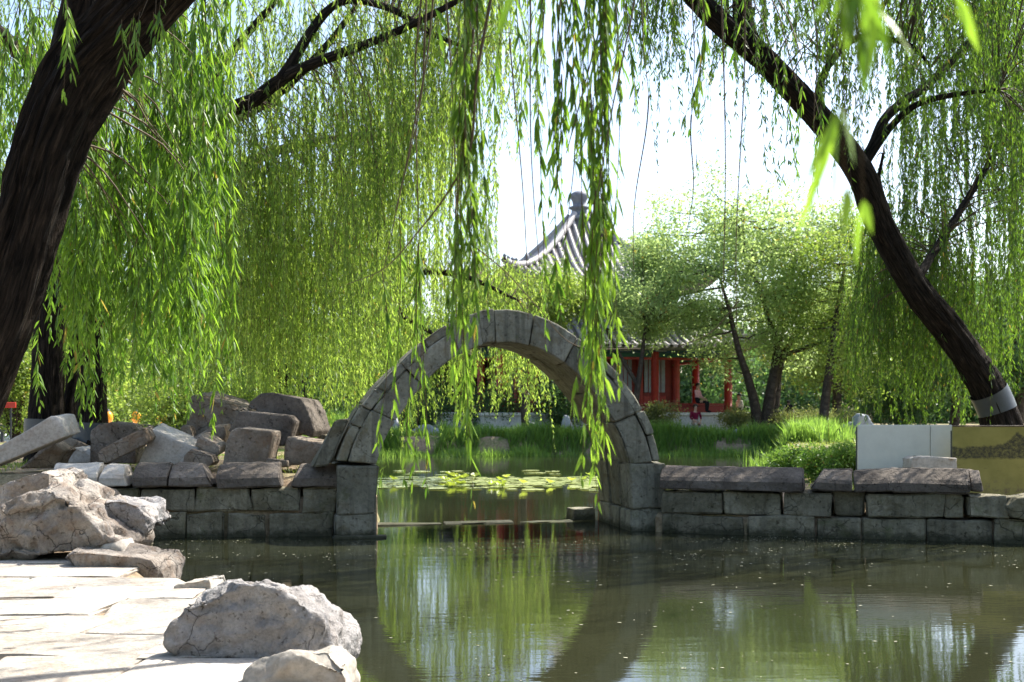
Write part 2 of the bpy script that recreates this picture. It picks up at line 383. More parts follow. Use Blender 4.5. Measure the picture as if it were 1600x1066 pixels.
def hull_rock(name, mat, pts, sub=4, amp=0.03, freq=2.5, seed=0, parent=None, pits=0.0, ridge=0.0, soft=40.0, chops=0):
    """weathered convex stone: points -> hull planes -> dense star-shaped surface -> layered relief"""
    pts = [Vector(p) for p in pts]
    lo = np.min([p[:] for p in pts], axis=0); hi = np.max([p[:] for p in pts], axis=0)
    c = (lo + hi) / 2; s = (hi - lo) / 2
    c = np.mean([p[:] for p in pts], axis=0) * 0.5 + c * 0.5
    bm = bmesh.new()
    for p in pts: bm.verts.new((np.array(p[:]) - c) / s)
    bmesh.ops.convex_hull(bm, input=list(bm.verts)); bm.normal_update()
    N = []; Dd = []
    for f in bm.faces:
        n = np.array(f.normal[:]); d = float(n @ np.array(f.verts[0].co[:]))
        if d < 0: n = -n; d = -d
        if d > 1e-4: N.append(n); Dd.append(d)
    bm.free()
    rc = np.random.default_rng(seed + 5)
    for _ in range(chops):
        n = rc.normal(size=3); n /= np.linalg.norm(n); reach = max(float(n @ ((np.array(p[:]) - c) / s)) for p in pts)
        N.append(n); Dd.append(reach * rc.uniform(0.74, 0.93))
    key = {tuple(np.round(np.append(n, d), 3)): (n, d) for n, d in zip(N, Dd)}
    N = [v[0] for v in key.values()]; Dd = [v[1] for v in key.values()]
    U, Fc = ico(sub); N = np.array(N); Dd = np.array(Dd)
    inv = np.maximum(U @ N.T, 1e-6) / Dd[None, :]
    # soft maximum rounds the arrises a little
    inv = (np.sum(inv ** soft, axis=1)) ** (1 / soft)
    V = U / inv[:, None] * s + c
    rnd = random.Random(seed); sv = Vector((rnd.uniform(0, 99), rnd.uniform(0, 99), rnd.uniform(0, 99)))
    size = float(np.mean(s))
    Uw = U / s; Uw = Uw / np.linalg.norm(Uw, axis=1)[:, None]
    for i in range(len(V)):
        p = Vector(V[i]); q = p * freq + sv
        d = fbm(q, 5) * amp
        if ridge: d += ridge * (1 - abs(mnoise.noise(Vector((q.x * 0.7, q.y * 0.7, q.z * 2.2)))) * 2.2)
        if pits:
            g = mnoise.noise(q * 3.2 + Vector((5, 5, 5)));  d -= pits * max(0, g - 0.18) * 3
        V[i] = V[i] + Uw[i] * d
    return link_mesh(name, mesh_np(name, V, Fc), mat, parent, smooth=(sub >= 5))

def crisp_stone(name, mat, pts, bevel=0.015, edge=0.06, amp=0.012, freq=4.0, seed=0, parent=None, chops=0, chop=(0.80, 0.95), ridge=0.0, pits=0.0, chip=0.02, smooth=True):
    """angular broken stone: convex hull, random planar fractures, small arris, fine relief"""
    rc = np.random.default_rng(seed + 5); bm = bmesh.new()
    for p in pts: bm.verts.new(p)
    def hull():
        r = bmesh.ops.convex_hull(bm, input=list(bm.verts)); bad = [v for v in bm.verts if not v.link_faces]
        if bad: bmesh.ops.delete(bm, geom=bad, context='VERTS')
    hull(); c = Vector(np.mean([v.co[:] for v in bm.verts], axis=0))
    for _ in range(chops):
        n = Vector(rc.normal(size=3)); n.normalize(); reach = max((v.co - c).dot(n) for v in bm.verts)
        bmesh.ops.bisect_plane(bm, geom=list(bm.verts) + list(bm.edges) + list(bm.faces), plane_co=c + n * reach * rc.uniform(*chop), plane_no=n, clear_outer=True)
        bmesh.ops.delete(bm, geom=list(bm.faces), context='FACES_KEEP_BOUNDARY') if False else None
        co = [v.co.copy() for v in bm.verts]; bm.clear()
        for q in co: bm.verts.new(q)
        hull()
    bmesh.ops.dissolve_limit(bm, angle_limit=R(4), verts=list(bm.verts), edges=list(bm.edges))
    bmesh.ops.bevel(bm, geom=list(bm.edges), offset=bevel, segments=1, affect='EDGES', clamp_overlap=True)
    bmesh.ops.triangulate(bm, faces=list(bm.faces))
    for _ in range(8):
        ed = [e for e in bm.edges if e.calc_length() > edge]
        if not ed or len(bm.faces) > 45000: break
        bmesh.ops.subdivide_edges(bm, edges=ed, cuts=1, use_grid_fill=False); bmesh.ops.triangulate(bm, faces=[f for f in bm.faces if len(f.verts) > 3])
    bmesh.ops.recalc_face_normals(bm, faces=bm.faces); bm.normal_update()
    sv = Vector(rc.uniform(0, 99, 3)); mv = []
    for v in bm.verts:
        q = v.co * freq + sv; d = fbm(q, 5) * amp + mnoise.noise(q * 0.35) * amp
        if ridge: d += ridge * ((1 - abs(mnoise.noise(Vector((q.x * .8, q.y * .8, q.z * 2.0)))) * 2.4) - 0.5)
        if pits: d -= pits * max(0, mnoise.noise(q * 2.6 + Vector((5, 5, 5))) - 0.2) * 3
        if chip: d -= chip * max(0, mnoise.noise(q * 0.9 + Vector((9, 2, 5))) - 0.25) * 2
        mv.append(v.co + v.normal * d)
    for v, q in zip(bm.verts, mv): v.co = q
    me = bpy.data.meshes.new(name); bm.to_mesh(me); bm.free()
    return link_mesh(name, me, mat, parent, smooth=smooth)

def prism_px(poly, D, depth, shift=(0, 0), back=1.0, base=None):
    """outline read off the photograph at distance D, given real depth"""
    fr = [P(x, y, D) for x, y in poly]
    c = sum(fr, Vector()) / len(fr)
    return fr + [c + (p - c) * back + Vector((shift[0], depth, shift[1])) for p in fr]

def catmull(pts, n):
    pts = [np.array(p, dtype=float) for p in pts]
    pts = [2 * pts[0] - pts[1]] + pts + [2 * pts[-1] - pts[-2]]
    o = []
    for i in range(1, len(pts) - 2):
        for t in np.linspace(0, 1, n, endpoint=False):
            a, b, c, d = pts[i - 1:i + 3]
            o.append(0.5 * ((2 * b) + (c - a) * t + (2 * a - 5 * b + 4 * c - d) * t * t + (3 * b - a - 3 * c + d) * t ** 3))
    o.append(pts[-2]); return np.array(o)

def tube(pts, rad, sides=8, rough=0.0, seed=0, cap=True):
    """pts (n,3), rad (n,) -> V, F(quads), uv"""
    pts = np.asarray(pts, float); rad = np.broadcast_to(np.asarray(rad, float), (len(pts),))
    T = np.gradient(pts, axis=0); T /= np.linalg.norm(T, axis=1)[:, None] + 1e-9
    ref = np.array([0.0, 1.0, 0.0]) if abs(T[0][1]) < 0.8 else np.array([1.0, 0, 0])
    V = []; uv = []; L = np.concatenate([[0], np.cumsum(np.linalg.norm(np.diff(pts, axis=0), axis=1))])
    a = np.linspace(0, 2 * np.pi, sides + 1)[:-1]
    for i in range(len(pts)):
        n = ref - T[i] * (ref @ T[i]); n /= np.linalg.norm(n) + 1e-9; ref = n; b = np.cross(T[i], n)
        rr = np.full(sides, rad[i])
        if rough:
            for k in range(sides):
                q = Vector((math.cos(a[k]) * 3.0, math.sin(a[k]) * 3.0, L[i] * 0.9 + seed * 7.3))
                q2 = Vector((math.cos(a[k]) * 9.0, math.sin(a[k]) * 9.0, L[i] * 2.4 + seed * 3.3))
                rr[k] *= 1 + rough * (mnoise.noise(q) * 0.9 + (1 - abs(mnoise.noise(q2)) * 3) * 0.28)
        V.append(pts[i] + (np.cos(a)[:, None] * n + np.sin(a)[:, None] * b) * rr[:, None])
        uv += [(abs(2 * k / sides - 1) * np.pi * max(rad[0], 0.02), L[i]) for k in range(sides)]
    V = np.concatenate(V); Fc = []
    for i in range(len(pts) - 1):
        for k in range(sides):
            k2 = (k + 1) % sides
            Fc.append((i * sides + k, i * sides + k2, (i + 1) * sides + k2, (i + 1) * sides + k))
    return V, np.array(Fc), np.array(uv)

class Acc:
    def __init__(s): s.V = []; s.F = []; s.U = []; s.A = []; s.n = 0
    def add(s, V, Fc, uv=None, a=None):
        V = np.asarray(V, float)
        s.V.append(V); s.F.append(np.asarray(Fc) + s.n); s.n += len(V)
        if uv is not None: s.U.append(uv)
        if a is not None: s.A.append(a)
    def build(s, name, mat, parent=None, smooth=True):
        if not s.V: return None
        me = mesh_np(name, np.concatenate(s.V), np.concatenate(s.F), np.concatenate(s.A) if s.A else None, np.concatenate(s.U) if s.U else None)
        return link_mesh(name, me, mat, parent, smooth)

def tubes_np(paths, radii, sides=3):
    """many equal-length thin polylines at once: paths (S,K,3), radii (S,K)"""
    S, K, _ = paths.shape
    T = np.gradient(paths, axis=1); T /= np.linalg.norm(T, axis=2, keepdims=True) + 1e-9
    ref = np.zeros_like(T); ref[..., 1] = 1.0
    n = ref - T * np.sum(ref * T, axis=2, keepdims=True); n /= np.linalg.norm(n, axis=2, keepdims=True) + 1e-9
    b = np.cross(T, n); a = np.arange(sides) * 2 * np.pi / sides
    V = paths[:, :, None, :] + (np.cos(a)[None, None, :, None] * n[:, :, None, :] + np.sin(a)[None, None, :, None] * b[:, :, None, :]) * radii[:, :, None, None]
    V = V.reshape(-1, 3)
    s, k, j = np.meshgrid(np.arange(S), np.arange(K - 1), np.arange(sides), indexing='ij')
    j2 = (j + 1) % sides; base = s * K * sides
    Fc = np.stack([base + k * sides + j, base + k * sides + j2, base + (k + 1) * sides + j2, base + (k + 1) * sides + j], -1).reshape(-1, 4)
    return V, Fc

def leaves_np(rng, p, d, L, W, fold=0.0, droop=0.0):
    """lance-shaped leaves: base p, direction d, length L, width W"""
    n = len(p)
    r = rng.normal(size=(n, 3)); s = np.cross(d, r); s /= np.linalg.norm(s, axis=1)[:, None] + 1e-9
    nn = np.cross(d, s)
    L = L[:, None]; W = W[:, None]
    if fold <= 0:
        m = p + d * L * 0.42 + nn * L * 0.03
        V = np.stack([p, m + s * W / 2, p + d * L, m - s * W / 2], 1).reshape(-1, 3)
        Fc = np.arange(n * 4).reshape(-1, 4); k = 4
    else:
        z = np.array([0, 0, -1.0])
        m1 = p + d * L * 0.28; m2 = p + d * L * 0.62 + z * droop * L * 0.35; tip = p + d * L + z * droop * L
        V = np.stack([p, m1 + s * W * 0.5 + nn * W * fold, m1, m1 - s * W * 0.5 + nn * W * fold,
                      m2 + s * W * 0.42 + nn * W * fold, m2, m2 - s * W * 0.42 + nn * W * fold, tip], 1).reshape(-1, 3)
        b = np.arange(n)[:, None] * 8
        q = np.array([[0, 1, 2, 2], [0, 2, 3, 3], [2, 1, 4, 5], [3, 2, 5, 6], [5, 4, 7, 7], [6, 5, 7, 7]])
        tri = np.array([[0, 1, 2], [0, 2, 3], [2, 1, 4], [2, 4, 5], [3, 2, 5], [3, 5, 6], [5, 4, 7], [6, 5, 7]])
        Fc = (b[:, None, :] + tri[None]).reshape(-1, 3); k = 8
    return V, Fc, k

class Willow:
    """strands hang from anchors; stems, leaves and feeding twigs are gathered for one tree"""
    def __init__(s, seed, fold=0.0):
        s.rng = np.random.default_rng(seed); s.leaf = Acc(); s.stem = Acc(); s.twig = Acc(); s.fold = fold
    def strands(s, top, length, leafL=0.085, leafW=0.013, spacing=0.022, sway=0.10, rad=0.0022, bare=0.12, out=None, K=14, spread=0.5, tone=0.0, splay=(0.25, 0.75)):
        rng = s.rng; S = len(top); length = np.broadcast_to(np.asarray(length, float), (S,)).copy()
        t = np.linspace(0, 1, K)
        th = rng.uniform(0, 2 * np.pi, S); od = np.stack([np.cos(th), np.sin(th), np.zeros(S)], 1) * rng.uniform(0.1 * spread, spread, S)[:, None]
        if out is not None: od = od * 0.5 + out
        path = top[:, None, :] + od[:, None, :] * (1 - np.exp(-3.5 * t))[None, :, None] * np.minimum(length, 2.0)[:, None, None] * 0.35
        path[..., 2] -= length[:, None] * (t ** 1.15)[None, :]
        ph = rng.uniform(0, 6.28, (S, 2)); fr = rng.uniform(2, 5, (S, 2))
        for a in (0, 1): path[..., a] += sway * np.sin(fr[:, a:a + 1] * t[None] + ph[:, a:a + 1]) * t[None] * 0.5
        V, Fc = tubes_np(path, np.linspace(rad * 1.3, rad * 0.5, K)[None, :] * np.ones((S, 1)), 3)
        s.stem.add(V, Fc)
        nl = np.maximum(6, (length / spacing).astype(int)); tot = int(nl.sum())
        sid = np.repeat(np.arange(S), nl); u = rng.uniform(0.02, 1.0, tot)
        dens = rng.uniform(0, 1, (S, 6))                       # sparse and full stretches along each strand
        keep = rng.uniform(0, 1, tot) > bare + 0.55 * (dens[sid, np.minimum(5, (u * 6).astype(int))] < 0.25) * (u < 0.85)
        sid = sid[keep]; u = u[keep]; tot = len(u)
        f = u * (K - 1); i0 = np.minimum(K - 2, f.astype(int)); w = (f - i0)[:, None]
        p = path[sid, i0] * (1 - w) + path[sid, i0 + 1] * w
        tan = path[sid, i0 + 1] - path[sid, i0]; tan /= np.linalg.norm(tan, axis=1)[:, None] + 1e-9
        th = rng.uniform(0, 2 * np.pi, tot); sd = np.stack([np.cos(th), np.sin(th), rng.uniform(-0.3, 0.35, tot)], 1)
        d = tan * rng.uniform(0.6, 1.1, tot)[:, None] + sd * rng.uniform(*splay, tot)[:, None]
        d[:, 2] -= 0.25; d /= np.linalg.norm(d, axis=1)[:, None]
        L = leafL * rng.uniform(0.6, 1.2, tot) * (1.05 - 0.45 * (u > 0.93)); W = leafW * rng.uniform(0.75, 1.2, tot)
        V, Fc, k = leaves_np(rng, p, d, L, W, s.fold, 0.12)
        st = rng.normal(0, 0.16, S)
        a = np.clip(rng.beta(1.4, 1.7, tot) * 0.97 + st[sid] + tone, 0, 0.97); a[rng.uniform(0, 1, tot) < 0.012] = 1.0
        s.leaf.add(V, Fc, a=np.repeat(a, k))
    def bundle(s, centers, n, r, length, lvar=0.35, **kw):
        """clumps of strands: every clump leaves one twig end"""
        rng = s.rng; B = len(centers); n_ = np.maximum(1, rng.poisson(n, B)); bid = np.repeat(np.arange(B), n_)
        off = rng.normal(size=(len(bid), 3)) * np.array([r, r, r * 1.2])
        off[:, 2] -= np.abs(off[:, 2]) * 0.5
        L = np.broadcast_to(np.asarray(length, float), (B,))[bid] * rng.uniform(1 - lvar, 1 + lvar * 0.35, len(bid))
        s.strands(centers[bid] + off, L, **kw)
    def feed(s, centers, limbs, r0=0.014, arch=0.5):
        """a thin arched twig from the nearest limb point to each clump"""
        lp = np.concatenate(limbs); rng = s.rng
        Dm = np.linalg.norm((centers[:, None, :] - lp[None]) * np.array([1, 1, 0.8]), axis=2)
        Dm += np.maximum(0, lp[None, :, 2] - centers[:, None, 2] - 1.5) * 0.5
        src = lp[np.argmin(Dm, axis=1)]; t = np.linspace(0, 1, 9)
        path = src[:, None, :] * (1 - t)[None, :, None] + centers[:, None, :] * t[None, :, None]
        ln = np.linalg.norm(centers - src, axis=1)
        path[..., 2] += (np.sin(t * np.pi) * arch * 0.3)[None] * ln[:, None]
        path += np.cumsum(rng.normal(0, 0.012, path.shape), axis=1) * ln[:, None, None] * (np.sin(t * np.pi)[None, :, None])
        V, Fc = tubes_np(path, (r0 * (1 - 0.8 * t))[None, :] * np.ones((len(centers), 1)), 4); s.twig.add(V, Fc)
    def build(s, parent, leafmat):
        o = s.leaf.build('crown', leafmat, parent, smooth=False)
        if o: o['kind'] = 'stuff'
        for nm, ac in (('hanging_stems', s.stem), ('twigs', s.twig)):
            o = ac.build(nm, M['twig'], parent)
            if o: o['kind'] = 'stuff'

def limb_obj(name, pts, r, parent, sides=12, n=8, rough=0.12, seed=0, mat='bark'):
    c = catmull(pts, n); rr = np.interp(np.linspace(0, 1, len(c)), np.linspace(0, 1, len(r)), r)
    V, Fc, uv = tube(c, rr, sides, rough, seed)
    link_mesh(name, mesh_np(name, V, Fc, uv=uv), M[mat], parent); return c

def px_path(lst): return [tuple(P(x, y, D)) for x, y, D in lst]

def scatter_px(rng, n, x0, x1, y0, y1, D0, D1):
    px = rng.uniform(x0, x1, n); py = rng.uniform(y0, y1, n); D = rng.uniform(D0, D1, n)
    return np.stack([(px - 800) / F * D, D, EYE - (py - HOR) / F * D], 1)

# ================================================================== SETTING
def lerp_pts(y, pts):
    return np.interp(y, [p[0] for p in pts], [p[1] for p in pts])
SH_L = [(-20, 4), (-5, 2.2), (0, 1.5), (3, 0.7), (5, 0.0), (7.2, -1.15), (9, -2.25), (10.8, -3.35), (13, -4.4), (15.2, -5.0), (16, -6)]
SH_R = [(15.5, 1.95), (16.8, 2.3), (18.3, 4.0), (22, 5.0), (32, 7.6), (43, 10.6), (60, 14)]
def wall_y(x):
    return np.where(x < 0, 15.42 + 0.105 * (x + 1.86), 15.85 - 0.30 * (x - 2.1))
def height(x, y):
    near = np.minimum(lerp_pts(y, SH_L) - x, 15.6 - y)
    backl = np.minimum(y - wall_y(x) - 0.15, (-2.15 - np.maximum(0, y - 17.3) * 0.15) - x)
    backr = np.minimum(y - wall_y(x) - 0.15, x - lerp_pts(y, SH_R))
    far = y - (43.2 + 0.7 * np.sin(x * 0.45) + 0.03 * np.abs(x))
    d = np.maximum.reduce([near, backl, backr, far])
    top = np.full_like(x, 0.2)
    top = np.where(backl > -0.4, np.clip(0.2 + (y - 14.6) * 0.62, 0.2, 0.80), top)
    top = np.where(backr > -0.4, np.clip(0.42 + (y - 17) * 0.02, 0.42, 0.70), top)
    top = np.where(far > -0.4, 0.66, top)
    s = np.clip((d + 0.55) / 0.8, 0, 1); s = s * s * (3 - 2 * s)
    return -0.85 + (top + 0.85) * s
xs = np.concatenate([-np.geomspace(900, 22, 12), np.arange(-20, 20.01, 0.28), np.geomspace(22, 900, 12)])
ys = np.concatenate([-np.geomspace(400, 8, 8), np.arange(-6, 50.01, 0.28), np.geomspace(53, 1500, 14)])
X, Y = np.meshgrid(xs, ys, indexing='ij'); Z = height(X, Y)
rg = np.random.default_rng(1); Z = Z + rg.normal(0, 0.012, Z.shape) * (np.abs(X) < 21)
nx, ny = X.shape; ii, jj = np.meshgrid(np.arange(nx - 1), np.arange(ny - 1), indexing='ij')
Fg = np.stack([ii * ny + jj, (ii + 1) * ny + jj, (ii + 1) * ny + jj + 1, ii * ny + jj + 1], -1).reshape(-1, 4)
g = link_mesh('ground', mesh_np('ground', np.stack([X, Y, Z], -1).reshape(-1, 3), Fg), M['ground'])
tag(g, 'sandy and grassy banks around the pond', 'ground', kind='structure')
wv = [(-700, -60, 0), (700, -60, 0), (700, 300, 0), (-700, 300, 0)]
wat = link_mesh('water', mesh_py('water', wv, [(0, 1, 2, 3)]), M['water'])
tag(wat, 'murky green pond water mirroring the willows', 'water', kind='structure')

# flagstone path on the near bank
path = empty('path', (-3, 8, 0.2)); tag(path, 'sunlit path of pale irregular flagstones along the bank', 'path', kind='structure')
rp = random.Random(5); yy = 2.2; row = 0
while yy < 11.6:
    hgt = rp.uniform(0.45, 1.0); xx = -9.0 + rp.uniform(0, 0.6)
    while xx < 1.0:
        wd = rp.uniform(0.7, 1.5); cx, cy = xx + wd / 2, yy + hgt / 2
        lim = float(lerp_pts(cy, SH_L)) - 0.30
        if xx + 0.35 < lim and rp.random() > 0.012 and not (cy > 10.3 and cx > -3.7):
            wd2 = min(wd, lim - xx + 0.12)
            block('flagstone', M['flag'], (xx + wd2 / 2, cy, 0.186 + rp.uniform(-0.008, 0.008)), (wd2 + 0.015, hgt + 0.01, 0.10),
                  (rp.uniform(-.012, .012), rp.uniform(-.012, .012), rp.uniform(-.09, .09)), path, r=0.018, n=(6, 5, 2), seed=int(cx * 91 + cy * 17), amp=0.008, freq=2.5, chip=0.06, jit=0.085, jm=(1, 1, 0.06))
        xx += wd
    yy += hgt

# ================================================================== BRIDGE
TH = R(12); BU = Vector((math.cos(TH), math.sin(TH), 0)); BW = Vector((-math.sin(TH), math.cos(TH), 0)); BO = Vector((-0.07, 15.5, 0))
S_ = 112.3
def B(u, w, z): return BO + BU * u + BW * w + Vector((0, 0, z))
RIN = [(-5, 201), (0, 200), (15, 192), (30, 184), (45, 184), (60, 191), (75, 198), (90, 201), (105, 198), (120, 191), (135, 184), (150, 184), (165, 192), (180, 200), (185, 201)]
ROUT = [(-5, 254), (4, 249), (24, 240), (45, 234), (60, 236), (78, 247), (92, 253), (105, 248), (120, 238), (135, 233), (150, 238), (165, 250), (175, 259), (185, 262)]
CZ = 0.835
def rin(a): return float(lerp_pts(a, RIN)) / S_
def rout(a): return float(lerp_pts(a, ROUT)) / S_
bridge = empty('stone_arch_bridge', B(0, 0.8, 0)); tag(bridge, 'ruined single arch stone bridge rising over the pond channel', 'bridge')
def voussoir(a0, a1, f0, f1, w0, w1, seed, push=0.0, gap=0.010, name='arch_stone'):
    am = (a0 + a1) / 2; ri, ro = rin(am), rout(am); rm = (ri + ro) / 2; t = ro - ri
    Lx = R(a1 - a0) * rm; dims = (max(0.05, Lx - gap), t * (f1 - f0) - gap * 0.6, (w1 - w0) - gap * 0.4)
    na = max(4, int((a1 - a0) / 3.5))
    V, Fc = lattice(dims, r=0.018, n=(na, 4, 5), seed=seed, amp=0.009, freq=3.0, chip=0.05, jit=0.012)
    o = []
    for v in V:
        a = am - math.degrees(v.x / rm); fr = (f0 + f1) / 2 + v.y / t
        r_ = rin(a) + (rout(a) - rin(a)) * fr + push
        o.append(B(math.cos(R(a)) * r_, (w0 + w1) / 2 + v.z, CZ + math.sin(R(a)) * r_))
    Fc = [f[::-1] for f in Fc] if True else Fc
    me = mesh_py(name, o, Fc); bm = bmesh.new(); bm.from_mesh(me); bmesh.ops.recalc_face_normals(bm, faces=bm.faces); bm.to_mesh(me); bm.free()
    return link_mesh(name, me, M['bridge'], bridge, smooth=False)
joints = [3.5, 23.8, 61.5, 79.6, 94.5, 100.5, 112, 134, 155, 175.5]
rb = random.Random(3)
for i in range(len(joints) - 1):
    a0, a1 = joints[i], joints[i + 1]
    lab = i in (0, 1, 6, 7, 8) 
    split = 0.72 if lab else 1.0
    voussoir(a0, a1, 0, split, 0, 0.52, 10 + i, rb.uniform(-.012, .012))
    if lab:
        # thinner hood course over the ring, jointed on its own
        am = (a0 + a1) / 2 + rb.uniform(-3, 3)
        voussoir(a0, am, split, 1.0, 0.012, 0.50, 40 + i, rb.uniform(-.01, .01), name='hood_stone')
        voussoir(am, a1, split, 1.0, 0.0, 0.50, 60 + i, rb.uniform(-.01, .012), name='hood_stone')
for k, (w0, w1) in enumerate(((0.53, 1.08), (1.09, 1.66))):
    js = [3.5] + sorted(3.5 + (172) * (j + rb.uniform(-.25, .25)) / 8 for j in range(1, 8)) + [175.5]
    for i in range(8):
        if k == 1 and i == 4: voussoir(js[i], js[i + 1], 0, 0.7, w0, w1 - 0.1, 100 + k * 20 + i, 0.0)
        else: voussoir(js[i], js[i + 1], 0, 0.92, w0, w1, 100 + k * 20 + i, rb.uniform(-.02, .02))
def bblock(name, u0, u1, w0, w1, z0, z1, seed, mat='bridge', par=None, **kw):
    kk = dict(r=0.02, n=(6, 5, 5), amp=0.012, freq=3.0, chip=0.05, jit=0.014); kk.update(kw)
    return block(name, M[mat], B((u0 + u1) / 2, (w0 + w1) / 2, (z0 + z1) / 2), (u1 - u0 - .008, w1 - w0 - .008, z1 - z0 - .008), (0, 0, TH), par or bridge, seed=seed, **kk)
# piers under the springing: two courses each side, three stones deep
ri0 = 201 / S_
for sgn in (-1, 1):
    for (z0, z1, th_) in ((0.30, 0.962, 0.50), (-0.6, 0.31, 0.53)):
        for k, (w0, w1) in enumerate(((0, 0.52), (0.53, 1.05), (1.06, 1.66))):
            a, b = ri0 - (0.02 if z0 < 0 else 0), ri0 + th_
            u0, u1 = (a, b) if sgn > 0 else (-b, -a)
            bblock('pier_stone', u0, u1, w0, w1, z0, z1, int(200 + sgn * 10 + k + z0 * 50), shape=(lambda v, sg=sgn, zz=z0: Vector((v.x - (sg * (0.030 if zz > 0 else 0.0) * (v.z / 0.33 + 1) if sg * v.x < 0 else 0.0), v.y, v.z))))
bblock('haunch_stone', -2.46, -2.26, 0.05, 0.75, 0.93, 1.55, 301, jit=0.04, shape=lambda v: Vector((v.x + v.z * 0.46, v.y, v.z)))
bblock('haunch_stone', 2.20, 2.42, 0.0, 0.5, 0.0, 0.52, 302, mat='wall', jit=0.08)
bblock('footing_stone', 1.36, 1.78, 1.67, 2.1, -0.4, 0.20, 303, jit=0.06)
bblock('footing_stone', -2.35, -1.62, -0.10, 0.3, -0.5, 0.035, 304, jit=0.03)
for k, (u0, u1) in enumerate(((-1.74, -0.65), (-0.63, 0.42), (0.44, 1.36))):
    bblock('sill_stone', u0, u1, 1.45, 1.72, -0.35, 0.022 - 0.012 * (k == 2), 310 + k, jit=0.012)

# ================================================================== RETAINING WALLS
def wall_pt(p0, p1, t): return Vector(p0) * (1 - t) + Vector(p1) * t
def px_on_line(px, p0, p1):
    """where the sight line of a column meets the wall line (ground plan)"""
    k = (px - 800) / F; dx, dy = p1[0] - p0[0], p1[1] - p0[1]
    t = (k * p0[1] - p0[0]) / (dx - k * dy); return Vector((p0[0] + dx * t, p0[1] + dy * t, 0))
def wall_stone(wall, name, xa, xb, ya, yb, p0, p1, seed, mat='wall', depth=0.5, out=0.0, tilt=0.0, shape=None, **kw):
    A, Bq = px_on_line(xa, p0, p1), px_on_line(xb, p0, p1); mid = (A + Bq) / 2
    L = (Bq - A).length; ang = math.atan2((Bq - A).y, (Bq - A).x)
    z1 = EYE - (ya - HOR) / F * mid.y; z0 = EYE - (yb - HOR) / F * mid.y
    nrm = Vector((math.sin(ang), -math.cos(ang), 0))
    c = mid + nrm * (out - depth / 2) + Vector((0, 0, (z0 + z1) / 2))
    kk = dict(r=0.022, n=(max(4, int(L / 0.09)), 4, 6), amp=0.022, freq=3.2, chip=0.09, jit=0.026); kk.update(kw)
    return block(name, M[mat], c, (L - 0.012, depth, z1 - z0 - 0.008), (0, tilt, ang), wall, seed=seed, shape=shape, **kk)
def cap_shape(h, d, slope=0.5, tl=0.0, tr=0.0, L=1.0):
    """coping: vertical face, small ledge, top rising to the back; optional broken ends"""
    def f(v):
        v = v.copy()
        if v.z > 0.0:
            k = (v.z / (h / 2))
            if v.y < d * 0.05: v.y += k * d * slope * (0.5 - v.y / d)
        if tr and v.x > 0: v.x -= tr * max(0, v.z / h + 0.5) * (v.x / (L / 2))
        if tl and v.x < 0: v.x += tl * max(0, v.z / h + 0.5) * (-v.x / (L / 2))
        return v
    return f
LW0, LW1 = (-5.6, 14.97), (-1.86, 15.36)
lw = empty('retaining_wall', ((LW0[0] + LW1[0]) / 2, 15.2, 0)); tag(lw, 'block stone bank wall carrying the heap of carved rubble', 'wall', 'pond walls')
for i, (xa, xb, tl, tr, m) in enumerate(((80, 152, 0, 0, 'pale'), (153, 201, 0.05, 0.10, 'pale'), (205, 263, 0.03, 0, 'cap'), (264, 337, 0, 0.22, 'cap'), (341, 443, 0, 0.06, 'cap'), (453, 531, 0.12, 0, 'cap'))):
    wall_stone(lw, 'capstone', xa, xb, 725 + (i % 2) * 2, 762, LW0, LW1, 400 + i, m, 0.55, 0.05, shape=cap_shape(0.31, 0.55, 0.42, tl, tr, (xb - xa) / S_), jit=0.02)
for i, (xa, xb) in enumerate(((95, 165), (166, 218), (219, 303), (304, 392), (393, 470), (471, 527))):
    wall_stone(lw, 'wall_stone', xa, xb, 763, 801, LW0, LW1, 420 + i, out=-0.005 * (i % 3), )
for i, (xa, xb) in enumerate(((110, 190), (191, 236), (237, 290), (291, 352), (353, 416), (417, 520))):
    wall_stone(lw, 'wall_stone', xa, xb, 802, 880, LW0, LW1, 440 + i, out=0.015 - 0.01 * (i % 2))
RW0, RW1 = (2.10, 15.72), (6.9, 14.28)
rw = empty('retaining_wall', (4.4, 15.0, 0)); tag(rw, 'long low stone wall with heavy coping running to the picture board', 'wall', 'pond walls')
for i, (xa, xb, ya, yb, tl, tr, tilt) in enumerate(((1030, 1257, 731, 767, 0, 0.03, 0), (1262, 1332, 735, 768, 0.22, 0, 0.02), (1334, 1394, 735, 770, 0, -0.1, -0.05), (1392, 1516, 734, 772, 0, 0, 0.0), (1517, 1537, 737, 770, 0, 0, 0))):
    wall_stone(rw, 'capstone', xa, xb, ya, yb, RW0, RW1, 460 + i, 'cap', 0.55, 0.06 if i != 4 else -0.08, tilt, cap_shape(0.3, 0.55, 0.5, tl, tr, (xb - xa) / S_), jit=0.015)
for i, (xa, xb, o) in enumerate(((1032, 1129, 0), (1130, 1221, -0.03), (1223, 1302, 0.0), (1303, 1352, -0.10), (1353, 1476, 0.01), (1477, 1508, -0.03))):
    wall_stone(rw, 'wall_stone', xa, xb, 768 + i * 0.8, 804 + i * 1.1, RW0, RW1, 480 + i, out=o, jit=0.02)
wall_stone(rw, 'wall_stone', 1509, 1577, 778, 808, RW0, RW1, 489, out=0.03, jit=0.04, amp=0.03)
for i, (xa, xb, o) in enumerate(((1034, 1164, 0.01), (1166, 1273, 0.0), (1274, 1346, 0.015), (1347, 1446, -0.01), (1447, 1552, 0.01), (1553, 1640, 0.03))):
    wall_stone(rw, 'wall_stone', xa, xb, 805 + i * 1.5, 890, RW0, RW1, 500 + i, out=o, jit=0.015)
wall_stone(rw, 'wall_stone', 1578, 1640, 776, 815, RW0, RW1, 515, out=0.06, jit=0.06, amp=0.03)
